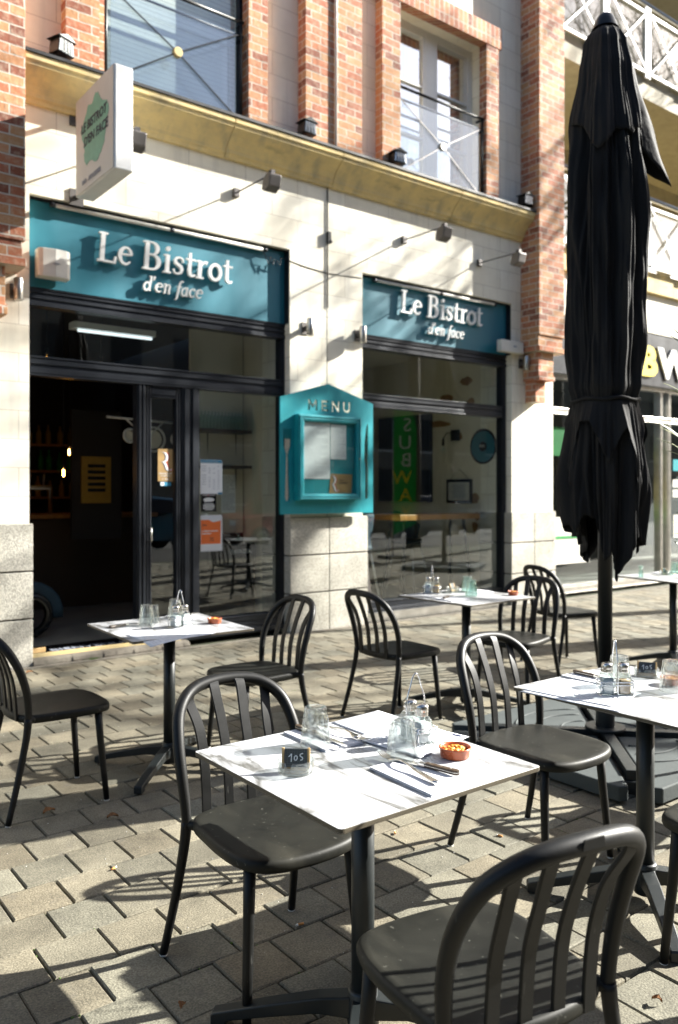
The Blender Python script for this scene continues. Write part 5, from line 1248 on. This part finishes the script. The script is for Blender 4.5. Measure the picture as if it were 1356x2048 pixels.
dup(PX, 'second closed black parasol, off to the right beyond the photo', (10.95,3.2,0), 1.0)
# ================================================================ SMALL THINGS ON THE PAVING
def butt(x, y, a, label):
    t = thing('cigarette_butt', label, 'litter', (x,y,.0055), a, 'cigarette butts on the paving')
    MB().tube([(0,0,0),(.020,0,0)], .0040, n=10).build('filter', 'butt', t); MB().tube([(.0201,0,0),(.027,.001,0)], [.0040,.0035], n=10).build('paper_end', 'butt_w', t)
butt(1.223,3.033,.3,'cigarette butt on the sunlit paving left of the front table'); butt(1.585,2.261,2.9,'cigarette butt in the shade under the front table')
butt(2.307,2.616,.9,'cigarette butt behind the front table edge'); butt(2.65,2.322,2.0,'cigarette butt under the chair right of the dish')
butt(3.08,4.30,.5,'white cigarette end by the legs of the pier chair')
def leaf(x, y, a, s, label, m='leaf'):
    r_=random.Random(int(x*100)); v=[]; N=9
    for i in range(N+1):
        u=i/N; w=s*.34*sin(pi*u)**.8*(1+.25*sin(u*20)); z=.006+.012*sin(pi*u)*r_.uniform(.6,1)
        v += [(s*u,-w,z+.006),(s*u,0,z-.001),(s*u,w,z+.008)]
    f=[]
    for i in range(N): f += [(3*i,3*i+3,3*i+4,3*i+1),(3*i+1,3*i+4,3*i+5,3*i+2)]
    o=MB().add(v,f,True).build('dry_leaf',m,label=label,cat='leaf',group='dry leaves on the paving'); o.location=(x,y,0); o.rotation_euler=(0,0,a); return o
leaf(1.19,3.74,.2,.06,'curled dry leaf between the left chair and its table'); leaf(1.40,3.52,-.3,.05,'dry leaf in front of the doorway table base')
leaf(3.49,2.58,.1,.10,'big rusty leaf at the edge of the parasol base'); leaf(2.43,1.36,1.2,.07,'crumpled leaf at the right edge beside the chair foot')
leaf(2.147,1.288,1.9,.03,'tiny pale leaf at the bottom right corner'); leaf(1.045,2.09,.8,.03,'tiny pinkish leaf at the bottom left'); leaf(2.0,6.7,.3,.06,'dry leaf at the foot of the left stone base')
ms = MB(); r_=random.Random(21)
for i in range(900):
    P=.2085; j=r_.randint(-9,16); y0=2.672+j*P
    if r_.random()<.45: x0=.922+r_.randint(-1,30)*P+(P/2 if j%2 else 0); x=x0+r_.uniform(-.004,.004); y=y0+r_.uniform(0,P)
    else: x=r_.uniform(.2,6); y=y0+r_.uniform(-.004,.004)
    if sin(x*2.3)+sin(y*3.1+1)+sin(x*.9+y) < .2: continue
    s=r_.uniform(.002,.005); ms.ball((x,y,-.003),s,n=5,sq=(1.2,1.2,.7))
for i in range(60):
    x,y=(2.62+r_.gauss(0,.03),6.90+r_.gauss(0,.008)); a=r_.random()*6; ms.add([(x,y,0),(x+.004,y,0),(x+.012*cos(a),y+.012*sin(a),.03)],[(0,1,2)])
ms.build('joint_moss','moss',kind='stuff')
gr = MB(); r_=random.Random(33)
for i in range(700):
    x=r_.uniform(.3,7); y=r_.uniform(.9,6.8); s=r_.uniform(.0008,.0024); gr.ball((x,y,.001),s,n=5)
gr.build('grit','butt_w',kind='stuff')

# ================================================================ INTERIOR THINGS SEEN THROUGH THE GLASS
t = thing('fluorescent_batten','white fluorescent lamp hanging behind the upper pane above the doorway','lamp')
MB().box(2.62,3.42,7.36,7.50,2.945,3.005).build('housing','white',t,bevel=.004); MB().tube([(2.66,7.37,2.925),(3.38,7.37,2.925)],.013,n=14).build('tube',emit_mat('lit tube',(.85,.95,1),.35),t)
def bulb(x,y,z,L,lab,s,r=.04,col=(1,.42,.08)):
    t=thing('pendant_bulb',lab,'lamp',(x,y,z),0,'hanging filament bulbs')
    MB().tube([(0,0,.05),(0,0,L)],.004,n=6).build('flex','black_metal',t); MB().tube([(0,0,.04),(0,0,.10)],.016,n=12).build('socket','black_metal',t)
    MB().lathe([(.0,-.075),(r*.5,-.068),(r,-.035),(r*.95,0),(r*.45,.03),(.015,.045)],n=20).build('bulb','jarglass',t)
    MB().tube([(0,0,-.045),(0,0,.02)],.008,n=8).build('filament',emit_mat('glowing filament',col,s),t)
bulb(2.95,8.6,1.66,1.7,'glowing orange bulb in the dark of the open doorway',25)
bulb(2.55,7.9,2.72,.7,'faintly glowing amber bulb behind the upper left pane',2,r=.06); bulb(3.2,8.2,2.75,.7,'small amber bulb near the middle of the upper pane',2,r=.05)  # both filaments are given a weak glow
bulb(6.75,8.4,2.15,1.2,'clear bulb hanging in front of the dark screen inside',2,r=.04)
MB().box(3.40,3.75,9.3,9.33,1.32,1.86).build('yellow_poster','poster',label='yellow poster on the dark wall inside the doorway',cat='poster')
pk=MB()
for i in range(5):
    pk.box(3.47,3.68,9.292,9.298,1.45+.07*i,1.49+.07*i)
pk.build('printed_block','screen',bpy.data.objects['yellow_poster'])
MB().box(3.3,3.9,9.34,9.4,.9,2.4).build('dark_panel','interior_dark',label='dark wall panel carrying the yellow poster inside',cat='panel')
t=thing('round_dial_lamp','pale round dials on a bar hanging in the dark doorway','lamp')
q=MB(); q.tube([(3.3,8.3,2.24),(4.3,8.3,2.20)],.012); q.tube([(3.5,8.3,2.24),(3.75,8.3,2.02)],.008); q.tube([(3.95,8.3,2.22),(3.75,8.3,2.02)],.008); q.build('bar','offwhite',t)
for xx,zz,rr_ in ((3.55,2.05,.07),(3.82,2.02,.13),(4.1,2.03,.07)):
    MB().tube([(xx+rr_*cos(a*pi/12),8.28,zz+rr_*sin(a*pi/12)) for a in range(25)],.012,n=6).build('ring','offwhite',t); MB().disc((xx,8.3,zz),rr_*.8,'y',20,.01).build('dial','interior_wall',t)
t=thing('wall_shelf','double wooden shelf with upturned glasses behind the door glass','shelf')
for z in (2.08,1.70):
    MB().box(4.05,4.66,7.62,7.85,z,z+.035).build('shelf_board','wood_handle',t)
    b=MB()
    for xx in (4.25,4.6): b.tube([(xx,7.86,z),(xx,7.86,z-.26),(xx,7.66,z)],.008,n=6)
    b.build('bracket','black_metal',t)
gl0=None; r_=random.Random(4)
for i in range(14):
    for j in range(2):
        x=4.09+.041*i; y=7.69+.09*j; z=2.116
        if gl0 is None:
            mb_=MB().lathe([(.018,0),(.019,.002),(.019,.12),(.015,.15),(.006,.16),(.006,.19)],n=14); gl0=mb_.build('stem_glass','greenglass',label='row of upturned glasses on the upper shelf behind the door glass',cat='glass',group='glasses on the upper shelf'); gl0.location=(x,y,z)
        else: c_=gl0.copy(); COL.objects.link(c_); c_.location=(x,y,z)
MB().box(4.05,4.70,7.875,7.90,1.0,3.3).build('inner_wall_panel','interior_wall',label='pale rendered inner wall behind the shelves',cat='wall')
o=sheet(4.42,4.60,1.22,1.64,7.868,20,None,lw=.005); tag(o,'printed white notice on the inner wall under the shelves','paper notice')
t=thing('coffee_machine_box','black display box with white lettering on its top edge inside','box'); MB().box(4.1,4.66,7.55,7.85,.05,.90).build('cabinet','screen',t,bevel=.01); text('LAVAZZA',.055,(4.36,7.545,.80),'white',t,bold=.002)
t=thing('parked_scooter','dark scooter front wheel and mudguard just inside the doorway','scooter',(2.42,8.0,.05))
MB().lathe([(.15,-.04),(.205,-.05),(.225,0),(.205,.05),(.15,.04)],n=36).xf(Matrix.Translation((0,0,.225))@Matrix.Rotation(radians(90),4,'X')).build('wheel','screen',t)
MB().tube([(.26*cos(a),0,.225+.26*sin(a)) for a in [radians(-10+20*k) for k in range(10)]],.05,n=12,squash=(.35,1.3)).build('mudguard','navy',t)
q=MB(); q.tube([(-.05,0,.30),(-.28,0,.95)],.035); q.tube([(-.28,-.28,1.0),(-.28,.28,1.0)],.02); q.prism([(-.75,.28),(-.30,.30),(-.16,.85),(-.24,.88),(-.42,.42),(-.75,.40)],-.17,.17,axis='y'); q.build('body','navy',t,bevel=.02)
bar=thing('bar_counter','dark wooden bar counter with beer taps deep inside the doorway','bar counter',(3.0,10.2,.05))
MB().box(-1.6,1.5,-.3,.3,0,1.08).build('counter_front','wood_handle',bar,bevel=.01); MB().box(-1.7,1.6,-.36,.36,1.08,1.13).build('counter_top','wood_top',bar,bevel=.008)
q=MB(); q.tube([(-.4,-.1,1.13),(-.4,-.1,1.45),(.3,-.1,1.45),(.3,-.1,1.13)],.03,n=12)
for k in range(4): q.tube([(-.3+.17*k,-.13,1.45),(-.3+.17*k,-.16,1.62)],.012,n=8)
q.build('beer_tap','brushed',bar)
bk=thing('bottle_shelf','back bar shelves with rows of bottles in the dark interior','shelf',(3.2,11.7,0))
q=MB()
for z in (1.35,1.72,2.09): q.box(-1.3,1.3,-.12,.15,z,z+.03)
q.build('shelf_board','wood_top',bk)
r_=random.Random(8); bt0=[]
for k_,(z,m_) in enumerate(((1.385,'amber'),(1.755,'green'),(2.125,'poster'))):
    for i in range(16):
        if i==0 or not bt0 or bt0[-1][0]!=z:
            o=MB().lathe([(.0,0),(.036,0),(.038,.01),(.038,.16),(.014,.21),(.014,.27),(0,.272)],n=12).build('bottle',m_,label=['amber bottles on the lowest back bar shelf','green bottles on the middle back bar shelf','yellow bottles on the top back bar shelf'][k_],cat='bottle',group='bottles on back bar shelf '+['one','two','three'][k_]); bt0.append((z,o)); o.location=(2.0,11.68,z)
        else:
            c_=bt0[-1][1].copy(); COL.objects.link(c_); c_.location=(2.0+.15*i+r_.uniform(-.03,.03),11.68+r_.uniform(-.04,.04),z); c_.scale=(1,1,r_.uniform(.8,1.1))
bulb(2.3,10.0,1.95,1.4,'second glowing filament bulb, added to light the bar counter',22); bulb(3.5,10.0,1.95,1.4,'third glowing filament bulb, added to light the bar counter',22)  # both bulbs added for warm light over the bar
# bay two
t=thing('round_wall_clock','teal disc with a dark centre on the beige inner wall','wall disc')
MB().disc((8.128,7.455,2.05),.235,'x',48,.02).build('rim','screen',t); MB().disc((8.122,7.455,2.05),.205,'x',48,.005).build('disc','teal',t); MB().disc((8.118,7.455,2.05),.065,'x',32,.003).build('centre','screen',t)
text('BAR',.05,(8.1165,7.51,2.04),'offwhite',t,rot=RX)
t=thing('picture_frame','framed white print hanging by a string on the inner wall','picture')
MB().box(8.12,8.145,7.66,8.13,1.29,1.62).build('frame','screen',t); MB().box(8.117,8.119,7.70,8.09,1.33,1.58).build('print','offwhite',t)
q=MB()
for i in range(9): q.box(8.1155,8.1165,7.76+.01*(i%3),8.02-.012*(i%4),1.54-.022*i,1.549-.022*i)
q.build('printed_lines','ink',t); MB().tube([(8.13,7.72,1.62),(8.14,7.90,1.76),(8.13,8.07,1.62)],.003,n=6).build('string','screen',t)
t=thing('wall_sconce','black wall lamp with a bare clear bulb on the inner wall','wall light')
MB().box(8.11,8.15,7.90,8.04,2.15,2.30).build('wall_plate','black_metal',t); MB().tube([(8.11,7.97,2.24),(8.02,8.02,2.26),(7.98,8.05,2.18)],.008,n=8).build('arm','black_metal',t); MB().lathe([(.0,-.06),(.03,-.04),(.03,0),(.012,.04)],(7.98,8.05,2.04),n=16).build('bulb','jarglass',t); MB().tube([(7.98,8.05,2.08),(7.98,8.05,2.18)],.02).build('socket','black_metal',t)
t=thing('wall_screen','large black television on the inner wall behind the plate window','television'); MB().box(8.08,8.145,8.42,9.55,1.30,2.56).build('screen','screen',t,bevel=.01); MB().box(8.075,8.079,8.46,9.51,1.34,2.52).build('glass_front','screen',t)
def bar_table(x,y,label):
    t=thing('high_table',label,'table',(x,y,.05)); MB().box(-.70,.70,-.25,.25,1.05,1.12).build('tabletop','wood_top',t,bevel=.006)
    f=MB()
    for sx in (-1,1): f.bar((sx*.60,-.2,0),(sx*.52,-.12,1.05),.04,.04); f.bar((sx*.60,.2,0),(sx*.52,.12,1.05),.04,.04)
    f.build('frame','black_metal',t)
bar_table(7.30,7.64,'honey wood high table behind the plate window')
def stool(x,y,rz,label):
    t=thing('bar_stool',label,'stool',(x,y,.05),rz,'petrol blue shell bar stools')
    v=[];N=20;Mm=10
    for i in range(Mm+1):
        s=i/Mm
        for k in range(N+1):
            a=radians(-20+220*k/N); r=.20+.04*s; hgt=.42*s*(.55+.45*sin(max(0,min(pi,(a+.35)/(3.84)*pi)))); v.append((r*cos(a),r*.95*sin(a)*1.0,.72+hgt))
    f=[(i*(N+1)+k,i*(N+1)+k+1,(i+1)*(N+1)+k+1,(i+1)*(N+1)+k) for i in range(Mm) for k in range(N)]
    o=MB().add(v,f,True).build('shell','navy',t); m_=o.modifiers.new('s','SOLIDIFY'); m_.thickness=.02
    MB().lathe([(.0,.70),(.19,.70),(.21,.72),(.20,.76),(.0,.77)],n=28).build('seat','navy',t)
    for sx in (-1,1):
        for sy in (-1,1): MB().tube([(sx*.13,sy*.13,.70),(sx*.23,sy*.23,0)],.013).build('leg','brushed',t)
    MB().tube([(.20*cos(a*pi/2+pi/4)*1.0,.20*sin(a*pi/2+pi/4),.30) for a in range(5)],.010).build('footrest','brushed',t)
stool(6.15,7.70,radians(200),'blue shell stool at the left end of the high table inside'); stool(7.5,8.25,radians(20),'blue shell stool behind the high table inside')
t=thing('leaning_board','folding grey board leaning against the pier inside the plate window','board'); MB().add([(5.74,7.06,.14),(5.90,7.06,.14),(5.80,7.08,.90),(5.74,7.08,.90),(5.74,7.09,.14),(5.90,7.09,.14),(5.80,7.105,.90),(5.74,7.105,.90)],[(0,1,2,3),(4,7,6,5),(0,4,5,1),(1,5,6,2),(2,6,7,3),(3,7,4,0)]).build('board','flood',t,bevel=.004)
o=MB().box(2.18,3.40,7.10,7.45,.058,.070).build('door_mat','screen',label='black mat with pale lettering in the doorway',cat='door mat')
text('BIENVENUE',.13,(2.35,7.16,.0715),'ink',o,rot=Matrix.Identity(4),width=1.1)
MB().prism([(2.15,7.13),(2.30,7.16),(2.31,7.19),(2.15,7.17)],.071,.11,axis='z').build('door_wedge','pine',label='pale wooden door wedge at the left of the doorway',cat='wedge',bevel=.004)

# ================================================================ STREET SIDE (seen in the glass, and where the shadows come from)
def bare_tree(x, y, h, seed, label, TK=.40, TH=.62):
    t=thing('bare_tree',label,'tree',(x,y,0),0,'bare street trees along the kerb'); r_=random.Random(seed); tr=MB(); br_=MB(); cnt=[0]
    trunk=[(0,0,0),(.02,.01,h*.2),(.0,.03,h*TK)]; r0=.17
    tr.tube(trunk,[r0*1.25,r0,r0*.85],n=12); tr.build('trunk','bark',t)
    def grow(p,d,L,r,lev):
        if cnt[0]>1500 or r<.0035: return
        cnt[0]+=1; n=3; pts=[p]; q=p.copy(); dd=d.copy()
        for i in range(n):
            dd=(dd+Vector((r_.gauss(0,.13),r_.gauss(0,.13),r_.gauss(.03,.09)))).normalized(); q=q+dd*(L/n); pts.append(q.copy())
        br_.tube(pts,[r,r*.9,r*.78,r*.66],n=6 if r>.03 else 4,cap=False)
        k=3 if lev<2 else 2+(r_.random()<.45)
        for i in range(k):
            a=r_.random()*2*pi; sp_a=r_.uniform(.35,.85); u=dd.orthogonal().normalized(); w=dd.cross(u); nd=(dd*cos(sp_a)+(u*cos(a)+w*sin(a))*sin(sp_a)).normalized(); nd.z=max(nd.z,-.15)+.06; nd.normalize()
            grow(q,nd,L*r_.uniform(.66,.86),r*r_.uniform(.56,.74),lev+1)
        if lev>=1:
            a=r_.random()*2*pi; u=dd.orthogonal().normalized(); w=dd.cross(u); nd=(dd*.5+(u*cos(a)+w*sin(a))*.85).normalized(); grow(pts[1],nd,L*.6,r*.45,lev+2)
    p=Vector(trunk[-1])
    for i in range(5):
        a=2*pi*i/5+r_.uniform(-.3,.3); grow(p,Vector((cos(a)*.55,sin(a)*.55,.8)).normalized(),h*.20,r0*TH,0)
    br_.build('branches','bark',t)
bare_tree(9.3,.95,11.0,1,'bare street tree nearest the terrace, out of the frame to the right', TK=.50)
bare_tree(14.6,-1.6,13.0,2,'second bare street tree out of the frame to the right')
bare_tree(15.6,3.3,12.5,5,'bare tree on the pavement in front of the neighbouring building, out of frame', TH=.42)
bare_tree(20.5,-1.5,14.5,8,'third bare street tree, farthest to the right')
bare_tree(3.0,-5.9,11.0,14,'bare street tree across the kerb behind the photographer')
def car(x, y, paint, label, rz=0, seed=0):
    t=thing('parked_car',label,'car',(x,y,-.15),rz,'cars parked along the kerb'); cm=mat('car paint '+label[:12],paint,.22,.3,coat=1,var=.02)
    side=[(-2.1,.42),(-2.12,.70),(-2.0,.86),(-1.15,.98),(-.55,1.42),(.55,1.47),(1.35,1.38),(1.95,1.02),(2.08,.92),(2.12,.45),(1.75,.30),(-1.8,.30)]
    v=[];N=len(side)
    ws=[.78,.82,.82,.86,.62,.60,.62,.80,.80,.80,.80,.80]
    for sy in (-1,1): v+=[(px,sy*w,pz) for (px,pz),w in zip(side,ws)]
    b=MB().add(v,[tuple(range(N)),tuple(range(2*N-1,N-1,-1))]+[(i,i+N,(i+1)%N+N,(i+1)%N) for i in range(N)]).build('body',cm,t,bevel=.06,seg=3)
    for sy in (-1,1):
        MB().add([(-.98,sy*.865,1.0),(-.50,sy*.665,1.37),(.08,sy*.655,1.40),(.08,sy*.855,1.0)],[(0,1,2,3)]).build('window','screen',b)
        MB().add([(.14,sy*.855,1.0),(.14,sy*.655,1.40),(1.10,sy*.665,1.36),(1.55,sy*.80,1.08)],[(0,1,2,3)]).build('window','screen',b)
        for xx in (-1.3,1.3):
            w=MB().lathe([(.10,-.10),(.28,-.11),(.31,-.06),(.31,.06),(.28,.11),(.10,.10)],n=28).xf(Matrix.Translation((xx,sy*.72,.31))@Matrix.Rotation(radians(90),4,'X')).build('wheel','screen',t)
            MB().disc((xx,sy*.84,.31),.19,'y',20,.01).build('rim','brushed',w)
    for sy in (-1,1): MB().box(-2.115,-2.05,sy*.60-.14,sy*.60+.14,.66,.78).build('headlight','white',t)
car(8.6,-6.2,(.02,.10,.20),'blue parked car mirrored in the narrow door',seed=1); car(13.6,-6.2,(.45,.02,.02),'red parked car mirrored in the door glass',seed=2)
car(18.6,-6.2,(.03,.03,.035),'dark grey parked car mirrored in the plate window',seed=3); car(23.7,-6.2,(.25,.26,.27),'silver parked car farthest along the kerb',seed=4)
ob_=thing('opposite_building','plain rendered building across the street, mirrored in the shop glass','building')
MB().box(-45,75,-26,-18,0,13.0).build('wall',mat('grey brown render',(.22,.20,.16),.85),ob_); q=MB(); fr=MB()
for k in range(40):
    for z in (.9,3.6,6.3,9.0):
        x=-43+k*2.8; q.box(x,x+1.3,-17.99,-17.95,z,z+1.7); fr.box(x-.1,x+1.4,-17.995,-17.93,z-.12,z-.01)
q.build('window','curtain',ob_); fr.build('sill','offwhite',ob_)
MB().box(-45.3,75.3,-26.3,-17.6,13.0,13.4).build('roof','lead',ob_)
# green beach flag mirrored in the plate window
fl=thing('beach_flag','tall green feather flag with pale letters, mirrored in the plate window','flag',(11.75,.85,0)); 
yaw=radians(45)
pts=[(0,.5),(.0,3.25),(.10,3.38),(.28,3.36),(.42,3.15),(.5,2.8),(.48,.75)]
Rf=Matrix.Rotation(yaw,4,'Z'); gm=mat('sunlit green flag cloth',(.01,.30,.05),.7); _n=gm.node_tree.nodes; _l=gm.node_tree.links; _t=_n.new('ShaderNodeBsdfTranslucent'); _t.inputs[0].default_value=(.02,.40,.08,1); _m=_n.new('ShaderNodeMixShader'); _m.inputs[0].default_value=.22
_l.new(_n['Principled BSDF'].outputs[0],_m.inputs[1]); _l.new(_t.outputs[0],_m.inputs[2]); _l.new(_m.outputs[0],_n['Material Output'].inputs[0])
MB().prism(pts,-.002,.002,axis='y').xf(Rf).build('cloth',gm,fl); MB().tube([(-.01,0,0),(-.01,0,3.3)],.012).xf(Rf).build('mast','brushed',fl)
for i,(c_,m_) in enumerate((('S','offwhite'),('U','offwhite'),('B','offwhite'),('W','yellow'),('A','yellow'),('Y','yellow'))):
    text(c_,.42,(0,0,0),m_,fl,rot=Rf@Matrix.Translation((.40,.008,2.75-.38*i))@Matrix.Rotation(pi,4,'Z')@FACE)
MB().box(-.25,.25,-.25,.25,0,.06).build('foot_plate','black_metal',fl)
# oleander at the right edge, in a planter out of frame
ol=thing('potted_oleander','oleander whose long pale green leaves reach in at the right edge','plant',(2.02,.93,0))
ol.location=(1.93,.92,0)
MB().lathe([(.09,0),(.115,.30),(.12,.32),(.105,.32),(.10,.29),(.0,.29)],n=28).build('pot','bag',ol)
r_=random.Random(6); stm=MB(); lv=MB()
def oleaf(p,d,L,w):
    d=d.normalized(); s=d.cross(Vector((.5,-.6,.1))).normalized(); v=[];N=7
    for i in range(N+1):
        u=i/N; c=p+d*L*u+Vector((0,0,-.03*u*u)); ww=w*sin(pi*min(1,u*.97+.03))**.8; v+=[c-s*ww,c+Vector((.0015,-.0015,0)),c+s*ww]
    f=[]
    for i in range(N): f+=[(3*i,3*i+3,3*i+4,3*i+1),(3*i+1,3*i+4,3*i+5,3*i+2)]
    lv.add(v,f,True)
OLE=True
for k in range(9):
    a=r_.random()*6.28; top=Vector((.16*cos(a)+.02,.16*sin(a),1.35+r_.uniform(0,.55))); pts=[Vector((.05*cos(a),.05*sin(a),.3)),Vector((.09*cos(a),.09*sin(a),.8)),top]; stm.tube(pts,[.008,.006,.004],n=6)
    for j in range(16):
        u=.25+.75*j/15; p=pts[1].lerp(pts[2],u); b=r_.random()*6.28; oleaf(p,Vector((cos(b),sin(b),.9)),r_.uniform(.08,.13),.008)
base=Vector((1.93,.92,0))
for tip,root in (((1.758,1.046,1.855),(1.812,1.004,1.765)),((1.752,1.050,1.740),(1.815,1.000,1.655)),((1.746,1.055,1.637),(1.818,.998,1.545)),((1.774,1.033,1.905),(1.800,1.012,1.81)),((1.770,1.037,1.868),(1.800,1.012,1.78)),((1.768,1.038,1.600),(1.82,.998,1.50)),((1.765,1.042,1.420),(1.83,.992,1.35))):
    p=Vector(root)-base; q=Vector(tip)-base; oleaf(p,q-p,(q-p).length,.007)
stm.tube([(0,0,.3),(-.06,.04,1.0),(-.110,.075,1.50),(-.122,.086,1.86)],[.007,.006,.005,.003],n=6)
stm.build('stem','green_leaf',ol); lv.build('leaves','green_leaf',ol)
